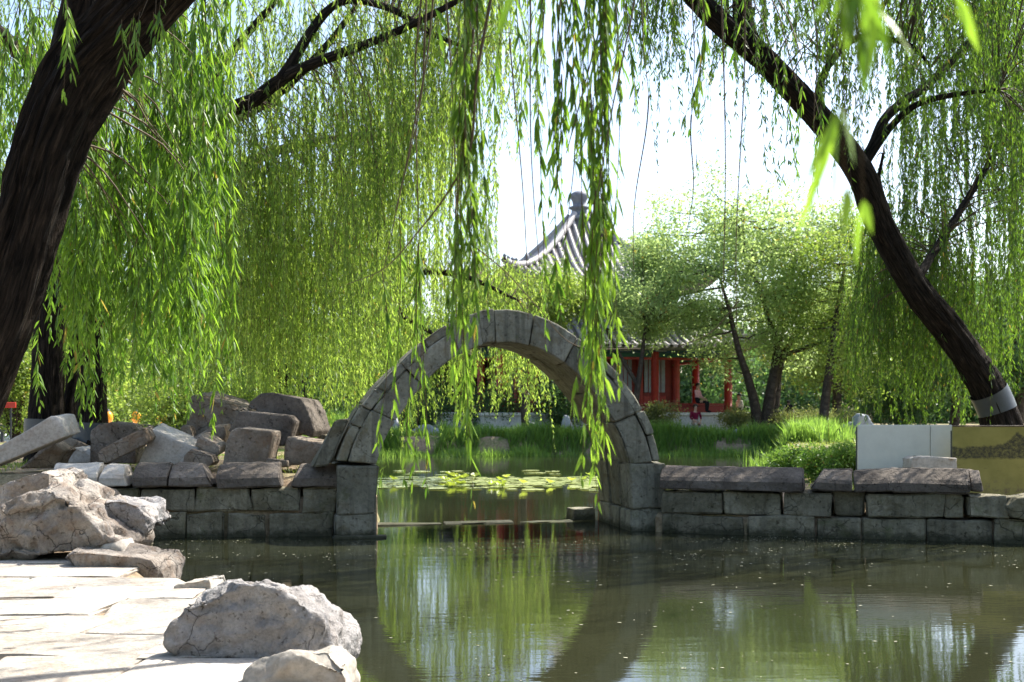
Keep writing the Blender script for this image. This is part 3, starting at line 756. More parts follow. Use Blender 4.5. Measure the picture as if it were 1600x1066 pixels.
# earth packed behind the wall faces
for nm, p0, p1, par, z in (('backfill', LW0, LW1, lw, 0.62), ('backfill', RW0, RW1, rw, 0.36)):
    a = Vector((*p0, 0)); b = Vector((*p1, 0)); c = (a + b) / 2 + Vector((0, 0.52, -0.1)); L = (b - a).length
    block(nm, M['ground'], c, (L - 0.05, 0.9, z * 2), (0, 0, math.atan2(b.y - a.y, b.x - a.x)), par, r=0.05, n=(12, 4, 3), seed=7, amp=0.03)

# ================================================================== RUBBLE AND ROCKS
def rubble(label, poly, D, depth, shift=(0, 0), back=0.95, mat='rubble', seed=0, name='stone_block', cat='stone', sub=4, amp=0.02, group='rubble heaped on the bank wall', soft=30):
    o = crisp_stone(name, M[mat], prism_px(poly, D, depth, shift, back), 0.012, 0.07, amp * 0.75, 3.5, seed, chops=0 if soft > 80 else 3, chop=(0.86, 0.97))
    return tag(o, label, cat, group)
rubble('long pale dressed slab propped at a slant on the heap', [(-45, 722), (-40, 742), (5, 722), (104, 682), (90, 651), (80, 650)], 15.75, 0.42, (0.10, 0.05), mat='pale', seed=1, amp=0.008, soft=110)
rubble('rounded boulder with a rust brown stain behind the small slab', [(140, 725), (139, 672), (150, 663), (175, 660), (205, 663), (212, 672), (212, 725)], 16.9, 0.55, mat='rubble', seed=2, amp=0.03)
rubble('small slab tilted up against the stained boulder', [(155, 723), (152, 708), (160, 700), (222, 669), (231, 688), (226, 696), (168, 724)], 16.05, 0.40, (0.05, 0.06), mat='rubble', seed=3, amp=0.01, soft=90)
rubble('broad wedge shaped slab sloping down between two tilted slabs', [(214, 728), (236, 671), (240, 671), (318, 706), (318, 728)], 16.35, 0.45, (0.0, 0.10), mat='pale', seed=4, amp=0.01, soft=110)
rubble('thin dark slab lying low at the foot of the wedge', [(285, 727), (288, 712), (300, 702), (330, 712), (334, 722), (330, 728)], 16.0, 0.35, mat='rubble', seed=5)
rubble('small flat slab resting on the wedge shaped slab', [(303, 697), (309, 681), (316, 681), (343, 699), (341, 712), (332, 712)], 16.25, 0.35, (0.03, 0.05), mat='rubble', seed=6, amp=0.012, soft=90)
rubble('rough slab leaning up towards the big brown block', [(294, 694), (300, 684), (330, 667), (350, 667), (352, 680), (345, 705), (330, 708)], 16.75, 0.45, (0, 0.06), seed=7)
rubble('small upright lump beside the big brown block', [(282, 694), (281, 668), (287, 663), (297, 665), (300, 676), (298, 694)], 16.9, 0.25, seed=8)
rubble('big brown rough faced block with a bright top', [(289, 690), (290, 664), (301, 619), (308, 619), (386, 641), (384, 662), (350, 690)], 17.3, 0.75, (0.12, 0.10), seed=9, amp=0.028, sub=5)
rubble('upright smooth grey block with a rounded shoulder', [(347, 729), (353, 690), (360, 674), (371, 668), (424, 675), (425, 682), (416, 730)], 15.95, 0.36, (0.08, 0.02), seed=10, amp=0.009, soft=110)
rubble('grey carved block wedged under the topmost block', [(356, 674), (372, 644), (380, 642), (450, 650), (459, 660), (454, 682), (444, 697), (420, 700)], 16.5, 0.6, (0.1, 0.02), mat='cap', seed=11, amp=0.012, soft=90)
rubble('dark chamfered block lying on top of the heap', [(387, 636), (391, 627), (408, 614), (425, 613), (470, 622), (480, 640), (491, 672), (486, 684), (468, 678), (455, 650)], 16.85, 0.6, (0.18, -0.02), mat='cap', seed=12, amp=0.012, soft=90)
rubble('brown squared block near the foot of the arch', [(443, 727), (447, 684), (455, 683), (508, 694), (512, 706), (500, 727)], 16.2, 0.5, (0.05, 0.02), seed=13, amp=0.02)
rubble('small low brick between grey and brown blocks', [(414, 731), (416, 716), (449, 719), (451, 731)], 15.95, 0.25, seed=14, amp=0.01)
rubble('flat dark stone tucked behind the brown squared block', [(482, 700), (488, 685), (505, 679), (516, 682), (514, 697), (520, 712)], 17.0, 0.5, mat='wall', seed=15)
rubble('dark wedge stone against the arch haunch', [(502, 722), (508, 700), (523, 697), (530, 722)], 16.3, 0.35, mat='wall', seed=16)
rubble('dark wedge shaped stone under the long slab', [(30, 732), (60, 705), (80, 690), (100, 704), (82, 732)], 16.3, 0.5, mat='rubble', seed=17)
rubble('low pale stone lying flat beyond the long slab', [(84, 724), (90, 708), (115, 699), (140, 701), (146, 714), (140, 726)], 17.2, 0.6, mat='pale', seed=18)
rubble('dark slanting stone leaning behind the low pale stone', [(92, 702), (95, 688), (104, 683), (142, 697), (144, 708), (120, 708)], 18.0, 0.5, mat='rubble', seed=19)
rubble('short block standing at the willow foot', [(103, 705), (105, 676), (111, 671), (118, 673), (119, 705)], 18.6, 0.35, mat='rubble', seed=20)
rubble('pale broken block lying before the white panel', [(1423, 760), (1422, 716), (1432, 712), (1500, 716), (1500, 760)], 15.9, 0.4, mat='pale', seed=21, group='stones by the picture board')
rubble('dark squared stone at the end of the long wall', [(1585, 810), (1576, 792), (1590, 778), (1640, 776), (1640, 820)], 14.3, 0.5, mat='wall', seed=22, group='stones by the picture board')
# near bank rocks
RG = 'rocks edging the near bank'
def rock(label, poly, D, depth, shift=(0, 0), back=0.9, mat='rock', seed=0, sub=6, amp=0.06, chops=10, pits=0.0, ridge=0.0):
    o = crisp_stone('rock', M[mat], prism_px(poly, D, depth, shift, back), 0.02, 0.04 if D > 8 else 0.022, amp * (0.9 if D > 8 else 1.25), 2.6 if D > 8 else 3.6, seed, chops=chops, chop=(0.80, 0.96), pits=pits, ridge=ridge)
    return tag(o, label, 'rock', RG)
rock('large pitted brown boulder with a hollow dark underside', [(-60, 880), (-50, 800), (20, 775), (62, 757), (75, 760), (120, 790), (165, 835), (180, 852), (150, 862), (60, 868)], 11.0, 1.0, (0.10, -0.05), seed=31, amp=0.11, pits=0.09, ridge=0.04, sub=6)
rock('pale greenish pitted rock between the boulder and the pond', [(120, 850), (135, 800), (160, 786), (190, 782), (215, 792), (233, 818), (231, 836), (214, 852), (170, 858)], 11.6, 0.8, (0.05, 0), mat='greyrock', seed=32, amp=0.08, pits=0.09, ridge=0.03)
rock('brown rock with a sunlit crest behind the large boulder', [(-60, 830), (-40, 770), (20, 752), (60, 737), (82, 740), (96, 775), (90, 810)], 12.2, 0.9, (0.08, 0), seed=33, amp=0.07, ridge=0.02)
rock('low tongue shaped rock lying along the path edge', [(72, 872), (80, 858), (120, 862), (180, 868), (235, 876), (247, 892), (251, 920), (215, 922), (180, 905), (110, 892)], 10.6, 0.75, (0.12, 0.02), seed=34, amp=0.05, ridge=0.02)
rock('small pale stone wedged under the large boulder', [(140, 872), (160, 853), (185, 848), (195, 872), (190, 885)], 11.0, 0.4, mat='pale', seed=35, sub=5, amp=0.03)
rock('big grey sunlit boulder at the corner of the path', [(250, 1010), (262, 985), (300, 922), (345, 913), (403, 912), (412, 930), (462, 938), (500, 965), (528, 1005), (541, 1035), (520, 1066), (420, 1075), (330, 1050), (262, 1032)], 6.75, 0.85, (0.08, -0.06), 0.78, 'greyrock', 36, 6, 0.05, pits=0.03, ridge=0.02)
rock('smooth low stone in front of the big grey boulder', [(370, 1120), (372, 1050), (385, 1036), (450, 1022), (510, 1018), (535, 1040), (546, 1075), (540, 1130)], 6.05, 0.45, (0.03, -0.06), 0.85, 'pale', 37, 6, 0.03)
rock('small flat stone at the water edge behind the grey boulder', [(258, 930), (275, 914), (305, 907), (325, 906), (330, 925), (320, 940)], 9.3, 0.45, (0.05, 0), 0.85, 'pale', 38, 5, 0.03)
rock('dull grey stone at the foot of the bank wall', [(105, 800), (112, 775), (135, 762), (160, 768), (182, 785), (185, 805)], 14.3, 0.5, (0, 0), 0.85, 'rubble', 39, 5, 0.05)
rock('small dark wet stone below the greenish rock', [(185, 870), (190, 848), (212, 843), (225, 855), (222, 872)], 12.4, 0.4, (0, 0), 0.9, 'wall', 40, 5, 0.03)
# far bank rocks
FB = 'rocks along the far bank'
for k, (label, x0, x1, y0, y1, D) in enumerate((('broad blue grey boulder before the multi stemmed tree', 1186, 1228, 672, 690, 45.0), ('long low grey rock under the terrace', 1140, 1184, 671, 687, 45.6),
        ('pale flat rock left of the seated visitor in maroon', 1038, 1066, 669, 690, 45.2), ('tall pale scholar rock behind the white panel', 1338, 1366, 646, 676, 40.0),
        ('squat white rock beside the scholar rock', 1322, 1342, 662, 684, 40.5), ('flat rock at the hedge foot beyond the reeds', 1232, 1262, 674, 686, 45.5), ('low rock beside the slim trunk', 1290, 1325, 671, 684, 45.0),
        ('pale rock seen through the arch beside its inner edge', 598, 622, 648, 672, 46.0), ('long pale ledge under the drooping willow', 640, 690, 664, 680, 46.5),
        ('thin pale ledge seen under the arch', 745, 800, 672, 682, 46.0), ('grey upright boulder under the dark shrub', 815, 850, 660, 690, 45.5), ('pale pillar stump by the dark shrub', 876, 898, 648, 684, 46.0))):
    rr = random.Random(900 + k); pl = [(x0, y1 + 8), (x0 + 1, (y0 + y1) / 2), (x0 + (x1 - x0) * rr.uniform(.15, .4), y0), (x1 - (x1 - x0) * rr.uniform(.1, .4), y0 + rr.uniform(0, 2)), (x1, (y0 + y1) / 2 + 2), (x1 - 1, y1 + 8)]
    o = hull_rock('rock', M['bluerock'], prism_px(pl, D, 0.9, (0, 0), 0.8), 4, 0.10, 1.6, 950 + k); tag(o, label, 'rock', FB)

# ================================================================== PICTURE BOARD
def boxv(c, d, ang=0.0):
    h = Vector(d) / 2; Rm = Matrix.Rotation(ang, 3, 'Z')
    V = [Rm @ Vector((sx * h.x, sy * h.y, sz * h.z)) + Vector(c) for sx in (-1, 1) for sy in (-1, 1) for sz in (-1, 1)]
    return V, [(0, 1, 3, 2), (4, 6, 7, 5), (0, 4, 5, 1), (2, 3, 7, 6), (0, 2, 6, 4), (1, 5, 7, 3)]
def box(name, mat, c, d, parent=None, ang=0.0, bev=0.006):
    V, Fc = boxv(c, d, ang); me = mesh_py(name, V, Fc)
    if bev:
        bm = bmesh.new(); bm.from_mesh(me); bmesh.ops.bevel(bm, geom=list(bm.edges), offset=bev, segments=1, affect='EDGES'); bm.to_mesh(me); bm.free()
    return link_mesh(name, me, mat, parent, smooth=False)
wp = empty('display_panel', P(1413, 775, 16.6)); tag(wp, 'plain white panel with one vertical seam behind the wall coping', 'panel')
zt = EYE - (664 - HOR) / F * 16.6
for xa, xb in ((1340, 1452.4), (1453.4, 1487)):
    a, b = P(xa, 664, 16.6), P(xb, 664, 16.6)
    box('sheet', M['panelwhite'], ((a.x + b.x) / 2, 16.6, (zt + 0.40) / 2), (b.x - a.x, 0.04, zt - 0.40), wp)
for xx in (1342, 1453, 1486):
    a = P(xx, 664, 16.6); box('post', M['metal'], (a.x, 16.66, 0.8), (0.04, 0.06, 1.3), wp)
pb = empty('picture_board', P(1560, 775, 16.2)); tag(pb, 'ochre board printed with a dark inky landscape beside the white panel', 'board')
a, b = P(1488, 668, 16.2), P(1660, 668, 16.2); zt2 = EYE - (667 - HOR) / F * 16.2
V = [(a.x, 16.18, 0.44), (b.x, 16.18, 0.44), (b.x, 16.18, zt2), (a.x, 16.18, zt2), (a.x, 16.22, 0.44), (b.x, 16.22, 0.44), (b.x, 16.22, zt2), (a.x, 16.22, zt2)]
me = mesh_py('printed_face', V, [(0, 1, 2, 3), (5, 4, 7, 6), (3, 2, 6, 7), (4, 5, 1, 0), (0, 3, 7, 4), (1, 5, 6, 2)])
uvl = me.uv_layers.new(name='UVMap')
for lp in me.loops:
    v = me.vertices[lp.vertex_index].co; uvl.data[lp.index].uv = ((v.x - a.x) / (zt2 - 0.44), (v.z - 0.44) / (zt2 - 0.44))
link_mesh('printed_face', me, M['print'], pb, smooth=False)
box('top_rail', M['cap'], ((a.x + b.x) / 2, 16.2, zt2 + 0.012), (b.x - a.x, 0.06, 0.02), pb)
for xx in (a.x + 0.02, b.x - 0.02): box('post', M['metal'], (xx, 16.25, 0.75), (0.04, 0.05, 1.3), pb)

# ================================================================== PAVILION
PC = Vector((3.19, 54.0, 0)); PA = R(-75)
pav = empty('pavilion', (PC.x, PC.y, 0.66)); tag(pav, 'red columned pavilion with two tiers of grey tiled roof beyond the pond', 'pavilion')
def fr(k):
    a = PA + k * math.pi / 2; return Vector((math.cos(a), math.sin(a), 0)), Vector((-math.sin(a), math.cos(a), 0))
def pv(k, n, t, z): N, T = fr(k); return PC + N * n + T * t + Vector((0, 0, z))
def roof(zt, ze, a0, A, up, pitch, name):
    H = zt - ze
    def surf(k, s, q, lift=0.0):       # q: lateral metres, s: 0 top .. 1 eave
        a = a0 + (A - a0) * s
        s = min(1.0, s); z = zt - H * (1 - (1 - s) ** 1.75) + up * (min(1, abs(q) / max(a, .01)) ** 4) * s ** 3
        return pv(k, a, q, z + lift)
    rf = None
    for k in range(4):
        V = []; Fc = []; n1, n2 = 14, 16
        for i in range(n1 + 1):
            s = i / n1; a = a0 + (A - a0) * s
            for j in range(n2 + 1): V.append(surf(k, s, a * (2 * j / n2 - 1)))
        m = len(V)
        for i in range(n1):
            for j in range(n2): Fc.append((i * (n2 + 1) + j, (i + 1) * (n2 + 1) + j, (i + 1) * (n2 + 1) + j + 1, i * (n2 + 1) + j + 1))
        V += [v - Vector((0, 0, 0.16)) for v in V]; Fc += [tuple(x + m for x in f[::-1]) for f in Fc]
        for j in range(n2):
            b = n1 * (n2 + 1) + j; Fc.append((b, b + m, b + 1 + m, b + 1))
        o = link_mesh(name, mesh_py(name, V, Fc), M['tilepan'], pav)
        ac = Acc(); q = -A + pitch / 2
        while q < A:
            s0 = max(0.0, (abs(q) - a0) / (A - a0)) if abs(q) > a0 else 0.0
            pts = np.array([surf(k, s0 + (1 - s0) * i / 10, q, 0.03)[:] for i in range(11)])
            if s0 < 0.97:
                V2, F2, _ = tube(pts, pitch * 0.27, 6); ac.add(V2, F2)
                e = pts[-1]; V2, F2, _ = tube(np.array([e, e + (pts[-1] - pts[-2]) * 0.05 + np.array([0, 0, -0.01])]), pitch * 0.33, 8); ac.add(V2, F2)
            q += pitch
        r_ = ac.build('tile_rows', M['tile'], o); r_['kind'] = 'stuff'
        # hip ridge with its row of small figures
        hp = np.array([surf(k, i / 12, a0 + (A - a0) * i / 12, 0.16)[:] for i in range(13)])
        V2, F2, _ = tube(hp, np.linspace(0.16, 0.13, 13), 8); link_mesh('hip_ridge', mesh_np('hip_ridge', V2, F2), M['tile'], pav)
        for s in (0.70, 0.84, 0.89, 0.94, 0.99):
            p = surf(k, s, a0 + (A - a0) * s, 0.28); big = 0.34 if s == 0.70 else 0.17
            V2, F2, _ = tube(np.array([p + Vector((0, 0, z_)) for z_ in (0, big * .5, big * .8, big)]), np.array([.07, .09, .05, .015]) * (1.5 if s == .70 else 1), 6)
            link_mesh('ridge_figure', mesh_np('ridge_figure', V2, F2), M['finial'], pav)
roof(10.75, 7.30, 0.35, 5.0, 0.55, 0.36, 'upper_roof')
roof(6.1, 4.35, 3.6, 6.5, 0.55, 0.36, 'lower_roof')
prof = [(0.62, 10.3), (0.62, 10.72), (0.72, 10.75), (0.72, 10.9), (0.40, 11.0), (0.36, 11.3), (0.48, 11.34), (0.48, 11.42), (0.30, 11.48), (0.34, 11.7), (0.46, 11.9), (0.44, 12.02), (0.25, 12.15), (0.03, 12.2)]
V2, F2, _ = tube(np.array([(PC.x, PC.y, z_ - 0.12) for _, z_ in prof]), np.array([r_ for r_, _ in prof]), 20); link_mesh('finial', mesh_np('finial', V2, F2), M['finial'], pav)
def side_box(name, mat, k, n, t0, t1, z0, z1, th=0.16, parent=None):
    N, T = fr(k); c = PC + N * n + T * ((t0 + t1) / 2) + Vector((0, 0, (z0 + z1) / 2))
    return box(name, mat, c, (t1 - t0, th, z1 - z0), parent or pav, math.atan2(T.y, T.x), 0.01)
FL = 1.47
box('platform', M['marble'], PC + Vector((0, 0, (FL + 0.3) / 2 - 0.0)), (12.6, 12.6, FL - 0.3), pav, PA, 0.03)
for k in range(4):
    side_box('platform_coping', M['marble'], k, 6.25, -6.36, 6.36, FL - 0.02, FL + 0.10, 0.3)
    # upper drum
    side_box('upper_beam', M['beam'], k, 3.55, -3.6, 3.6, 6.9, 7.5); side_box('frieze', M['beamwhite'], k, 3.64, -3.3, 3.3, 7.02, 7.14, 0.03)
    side_box('upper_wall', M['darkred'], k, 3.45, -3.5, 3.5, 6.0, 6.92)
    for j in range(6):
        t0 = -3.2 + j * 1.08; w_ = side_box('upper_window', M['window'], k, 3.56, t0, t0 + 0.85, 6.2, 6.78, 0.05)
        for mth in range(3): side_box('mullion', M['beam'], k, 3.60, t0 + 0.12 + mth * 0.27, t0 + 0.16 + mth * 0.27, 6.2, 6.78, 0.04, w_)
    # painted beams under the lower eave
    side_box('eave_beam', M['beam'], k, 5.20, -5.2, 5.2, 4.16, 4.50); side_box('tie_beam', M['red'], k, 5.20, -5.2, 5.2, 3.86, 3.96, 0.12)
    for j in range(12): side_box('painted_panel', M['beamgreen'] if j % 2 else M['beamwhite'], k, 5.30, -4.9 + j * 0.83, -4.9 + j * 0.83 + 0.5, 4.22, 4.42, 0.02)
    for j in range(3): side_box('hanging_lattice', M['beamgreen'], k, 5.20, -5.0 + j * 3.4, -1.8 + j * 3.4, 3.97, 4.15, 0.05)
    for j in range(4):
        p = pv(k, 5.20, -5.2 + j * 10.4 / 3 if j < 3 else 0, 0)
        if j < 3:
            V2, F2, _ = tube(np.array([(p.x, p.y, z_) for z_ in (FL, FL + 0.12, FL + 0.13, 4.2)]), np.array([.26, .26, .18, .17]), 14)
            link_mesh('column', mesh_np('column', V2, F2), M['red'], pav)
    for j in range(3):
        t0 = -5.2 + j * 10.4 / 3 + 0.2
        rl = side_box('bench_rail', M['darkred'], k, 5.20, t0, t0 + 3.06, FL + 0.42, FL + 0.50, 0.34)
        side_box('rail_panel', M['darkred'], k, 5.20, t0, t0 + 3.06, FL + 0.02, FL + 0.41, 0.07, rl)
    # inner room
    side_box('room_wall', M['darkred'], k, 3.40, -3.4, 3.4, FL, 6.0, 0.12)
    for j in range(4):
        t0 = -3.1 + j * 1.6; wn = side_box('room_window', M['window'], k, 3.50, t0 + 0.2, t0 + 1.2, FL + 1.0, FL + 2.5, 0.06)
        for mth in range(4): side_box('lattice_bar', M['darkred'], k, 3.54, t0 + 0.38 + mth * 0.2, t0 + 0.41 + mth * 0.2, FL + 1.0, FL + 2.5, 0.04, wn)
        side_box('dado_panel', M['red'], k, 3.50, t0 + 0.15, t0 + 1.25, FL + 0.15, FL + 0.85, 0.05)
    for j in range(5):
        p = pv(k, 3.52, -3.4 + j * 1.7, 0); V2, F2, _ = tube(np.array([(p.x, p.y, FL), (p.x, p.y, 6.0)]), 0.14, 12); link_mesh('inner_column', mesh_np('inner_column', V2, F2), M['red'], pav)

# ================================================================== TREES
def foliage(rng, blobs, n, L, W, mat, parent, name='crown', hollow=0.45, tone=0.0, squash=1.0):
    """leaf-sized faces spread through overlapping irregular clumps"""
    blobs = np.array(blobs, float); vol = np.prod(blobs[:, 3:6], axis=1) ** 0.75; cnt = rng.multinomial(n, vol / vol.sum())
    bid = np.repeat(np.arange(len(blobs)), cnt); m = len(bid)
    d = rng.normal(size=(m, 3)); d /= np.linalg.norm(d, axis=1)[:, None]
    r = hollow + (1 - hollow) * rng.uniform(0, 1, m) ** 0.6
    # sprigs: leaves gather round sprig centres inside each clump
    k = 14; sp = rng.normal(size=(len(blobs), k, 3)); sp /= np.linalg.norm(sp, axis=2, keepdims=True); sp *= rng.uniform(0.35, 1.05, (len(blobs), k, 1))
    sel = rng.integers(0, k, m); use = rng.uniform(0, 1, m) < 0.72
    pos = np.where(use[:, None], sp[bid, sel] + rng.normal(0, 0.30, (m, 3)), d * r[:, None])
    p = blobs[bid, :3] + pos * blobs[bid, 3:6]
    dr = rng.normal(size=(m, 3)); dr[:, 2] -= 0.4; dr /= np.linalg.norm(dr, axis=1)[:, None]
    V, Fc, kk = leaves_np(rng, p, dr, L * rng.uniform(.6, 1.3, m), W * rng.uniform(.7, 1.3, m))
    st = rng.normal(0, 0.14, (len(blobs), k)); a = np.clip(rng.beta(2.2, 2.5, m) + st[bid, sel] + tone, 0, 1)
    ac = Acc(); ac.add(V, Fc, a=np.repeat(a, kk)); o = ac.build(name, mat, parent, smooth=False); o['kind'] = 'stuff'; return o

def blobs_in(rng, c, ext, n, size, var=0.35):
    d = rng.normal(size=(n, 3)); d /= np.linalg.norm(d, axis=1)[:, None]; d *= rng.uniform(0.25, 1.0, (n, 1)) ** 0.5
    s = size * rng.uniform(1 - var, 1 + var, (n, 1)) * np.array([1.1, 1.1, 0.9])
    return np.concatenate([np.array(c) + d * np.array(ext), s], 1)

def broad_tree(name, label, seed, base, stems, c, ext, nb, bs, n, L, W, mat, group='trees beyond the pond', bark='bark2', cat='tree'):
    rng = np.random.default_rng(seed); t = empty(name, base); tag(t, label, cat, group)
    bl = blobs_in(rng, c, ext, nb, bs); tips = []
    for i, (pts, r) in enumerate(stems):
        cc = limb_obj('trunk' if i == 0 else 'limb', pts, r, t, 9, 6, 0.10, seed + i, bark); tips.append(cc[len(cc) // 3:])
    lp = np.concatenate(tips); ac = Acc()
    for b in bl:
        s = lp[np.argmin(np.linalg.norm((lp - b[:3]) * np.array([1, 1, 1.5]), axis=1))]; tt = np.linspace(0, 1, 6)[:, None]
        path_ = s * (1 - tt) + b[:3] * tt + rng.normal(0, 0.05, (6, 3)) * np.sin(tt * np.pi); path_[:, 2] -= np.sin(tt[:, 0] * np.pi) * 0.12
        V, Fc, uv = tube(path_, np.linspace(0.045, 0.012, 6), 5); ac.add(V, Fc, uv)
    ac.build('branches', M[bark], t)['kind'] = 'stuff'
    foliage(rng, bl, n, L, W, mat, t); return t

def stemset(D, lst):
    return [([tuple(P(x, y, D + dz)) for x, y, dz in pts], r) for pts, r in lst]
D1 = 46.5
broad_tree('broadleaf_tree', 'airy pale green tree forking from the ground into several dark stems', 11, P(1190, 688, D1), stemset(D1, [
    ([(1192, 692, 0), (1200, 640, 0), (1212, 570, .2), (1222, 500, .4), (1240, 420, .6), (1250, 350, .6)], (0.30, 0.24, 0.2, 0.16, 0.10, 0.04)),
    ([(1184, 692, 0), (1181, 640, -.2), (1170, 595, -.5), (1155, 550, -.9), (1138, 480, -1.2), (1120, 420, -1.3)], (0.25, 0.21, 0.17, 0.13, 0.08, 0.03)),
    ([(1204, 690, 0), (1212, 630, .2), (1222, 560, .6), (1265, 490, 1.0), (1300, 440, 1.2)], (0.2, 0.18, 0.15, 0.10, 0.04)),
    ([(1218, 560, .2), (1190, 460, -.5), (1165, 400, -.8), (1160, 330, -.8)], (0.12, 0.10, 0.08, 0.03)),
    ([(1225, 555, .2), (1290, 535, -.8), (1335, 540, -1.0)], (0.10, 0.07, 0.03))]),
    tuple(P(1152, 435, D1)), (4.9, 2.6, 4.1), 92, 0.82, 43000, 0.17, 0.07, M['leaf_pale'])
broad_tree('broadleaf_tree', 'rounded yellow green tree before the lower pavilion roof', 12, P(1000, 690, 45.5), stemset(45.5, [
    ([(985, 690, 0), (992, 640, 0), (1000, 580, 0), (1010, 500, 0.1)], (0.16, 0.14, 0.11, 0.05)), ([(995, 600, 0), (960, 540, .2), (940, 500, .2)], (0.09, 0.07, 0.03))]),
    tuple(P(1005, 455, 45.5)), (2.6, 1.6, 2.1), 40, 0.68, 21000, 0.14, 0.055, M['leaf_pale'])
broad_tree('broadleaf_tree', 'bright young tree masking the pavilion corner above the arch crown', 13, P(820, 690, 45.0), stemset(45.0, [
    ([(822, 690, 0), (818, 620, 0), (822, 540, 0), (815, 470, 0)], (0.15, 0.13, 0.10, 0.04)), ([(820, 570, 0), (860, 510, .2), (885, 480, .2)], (0.08, 0.06, 0.03)), ([(820, 580, 0), (770, 510, .2), (740, 470, .2)], (0.08, 0.06, 0.03))]),
    tuple(P(810, 468, 45.0)), (3.2, 1.6, 1.35), 34, 0.62, 24000, 0.14, 0.05, M['leaf_shrub'])
broad_tree('broadleaf_tree', 'slim leaning tree rising out of the clipped hedge', 14, P(1284, 690, 44.0), stemset(44.0, [
    ([(1282, 694, 0), (1288, 640, 0), (1297, 570, 0), (1310, 480, .2), (1322, 400, .4)], (0.22, 0.18, 0.16, 0.12, 0.04)), ([(1297, 560, 0), (1340, 500, .4), (1370, 450, .4)], (0.09, 0.07, 0.03))]),
    tuple(P(1330, 470, 44.5)), (2.6, 2.0, 3.4), 48, 0.78, 26000, 0.15, 0.055, M['leaf_shrub'])
broad_tree('broadleaf_tree', 'grey stemmed tree standing just behind the slim leaning tree', 15, P(1312, 672, 50.0), stemset(50.0, [
    ([(1305, 680, 0), (1308, 620, 0), (1306, 540, 0), (1300, 460, 0)], (0.22, 0.19, 0.16, 0.06))]), tuple(P(1290, 520, 51.0)), (3.2, 2.0, 2.6), 30, 0.9, 22000, 0.17, 0.06, M['leaf_shrub'])
for k, (px, D, w_, ctr, lab) in enumerate(((1405, 52, 3.6, 545, 'deep green tree behind the tall scholar rock'), (1490, 56, 4.2, 530, 'dark spreading tree behind the white panel'), (1590, 50, 4.0, 520, 'dark tree behind the leaning willow foot'), (1355, 64, 4.2, 520, 'dusky tree in the gap beyond the hedge'))):
    broad_tree('broadleaf_tree', lab, 20 + k, P(px, 668, D), stemset(D, [([(px, 672, 0), (px + 4, 610, 0), (px - 3, 540, 0), (px, 470, 0)], (0.24, 0.2, 0.16, 0.06))]),
               tuple(P(px, ctr, D)), (w_, 2.4, 3.0), 36, 1.0, 26000, 0.19, 0.075, M['leaf_deep'])
for k, (px, D, w_, ctr, lab) in enumerate(((20, 34, 3.4, 560, 'leafy tree beyond the trunks at the railing end'), (180, 38, 3.4, 540, 'leafy tree beyond the railing'), (470, 50, 4.2, 560, 'shaded tree beyond the heap of rubble'), (640, 56, 3.8, 575, 'tree beside the pavilion on the far bank'), (720, 60, 4.0, 545, 'tree close behind the pavilion'))):
    broad_tree('broadleaf_tree', lab, 30 + k, P(px, 668, D), stemset(D, [([(px, 676, 0), (px + 4, 620, 0), (px - 3, 560, 0), (px, 490, 0)], (0.2, 0.17, 0.13, 0.05))]),
               tuple(P(px, ctr, D)), (w_, 2.2, 2.6), 32, 0.95, 20000, 0.18, 0.07, M['leaf_shrub'] if k < 2 else M['leaf_deep'])
# far wood closing the view
rng = np.random.default_rng(77); bl = []
for i in range(260):
    x = rng.uniform(-75, 75); y = rng.uniform(84, 108); h = 8.0 + 2.8 * mnoise.noise(Vector((x * 0.07, 3.3, 0))) + rng.uniform(-1, 1)
    if -14 < x < 10: h *= 0.8
    for z in np.arange(1.0, max(2, h), 1.7): bl.append((x + rng.normal(0, 1.2), y, z + rng.normal(0, .3), rng.uniform(1.6, 2.8), 1.6, rng.uniform(1.0, 1.6)))
fw = foliage(rng, bl, 230000, 0.5, 0.23, M['leaf_deep'], None, 'far_wood'); tag(fw, 'far off wood closing the view beyond the park', 'wood', kind='stuff')

def shrub(label, seed, px, py, D, wpx, hpx, n, L, W, mat, group='shrubs on the banks', nb=16):
    rng = np.random.default_rng(seed); b = P(px, py, D); b.z = float(height(np.array(b.x), np.array(b.y))); t = empty('shrub', b); tag(t, label, 'shrub', group)
    w_ = wpx / F * D / 2; h_ = hpx / F * D; bl = blobs_in(rng, (b.x, b.y, b.z + h_ * 0.55), (w_ * 0.8, w_ * 0.5, h_ * 0.38), nb, min(w_, h_) * 0.42)
    ac = Acc()
    for q in bl:
        tt = np.linspace(0, 1, 5)[:, None]; V, Fc, uv = tube(np.array(b) * (1 - tt) + q[:3] * tt, np.linspace(0.03, 0.008, 5), 5); ac.add(V, Fc, uv)
    ac.build('stems', M['bark2'], t)['kind'] = 'stuff'; foliage(rng, bl, n, L, W, mat, t, 'foliage'); return t
shrub('light green shrub behind the big brown block', 51, 300, 690, 26, 190, 130, 9000, 0.085, 0.04, M['leaf_shrub'], nb=26)
shrub('leafy shrub between the rubble and the railing', 52, 400, 690, 27, 130, 95, 6000, 0.085, 0.04, M['leaf_shrub'], nb=20)
shrub('bushy growth at the foot of the paired willow trunks', 53, 25, 700, 24, 110, 170, 7000, 0.08, 0.04, M['leaf_shrub'], nb=24)
shrub('dusky shrub against the pavilion terrace', 54, 1035, 684, 46.8, 64, 52, 5000, 0.10, 0.04, M['leaf_hedge'])
shrub('small yellowish shrub at the terrace end', 55, 1150, 682, 46.5, 56, 42, 3500, 0.10, 0.04, M['leaf_hedge'])
shrub('rounded clipped hedge bush before the two strolling visitors', 56, 1228, 684, 46.2, 74, 33, 5000, 0.09, 0.035, M['leaf_hedge'])
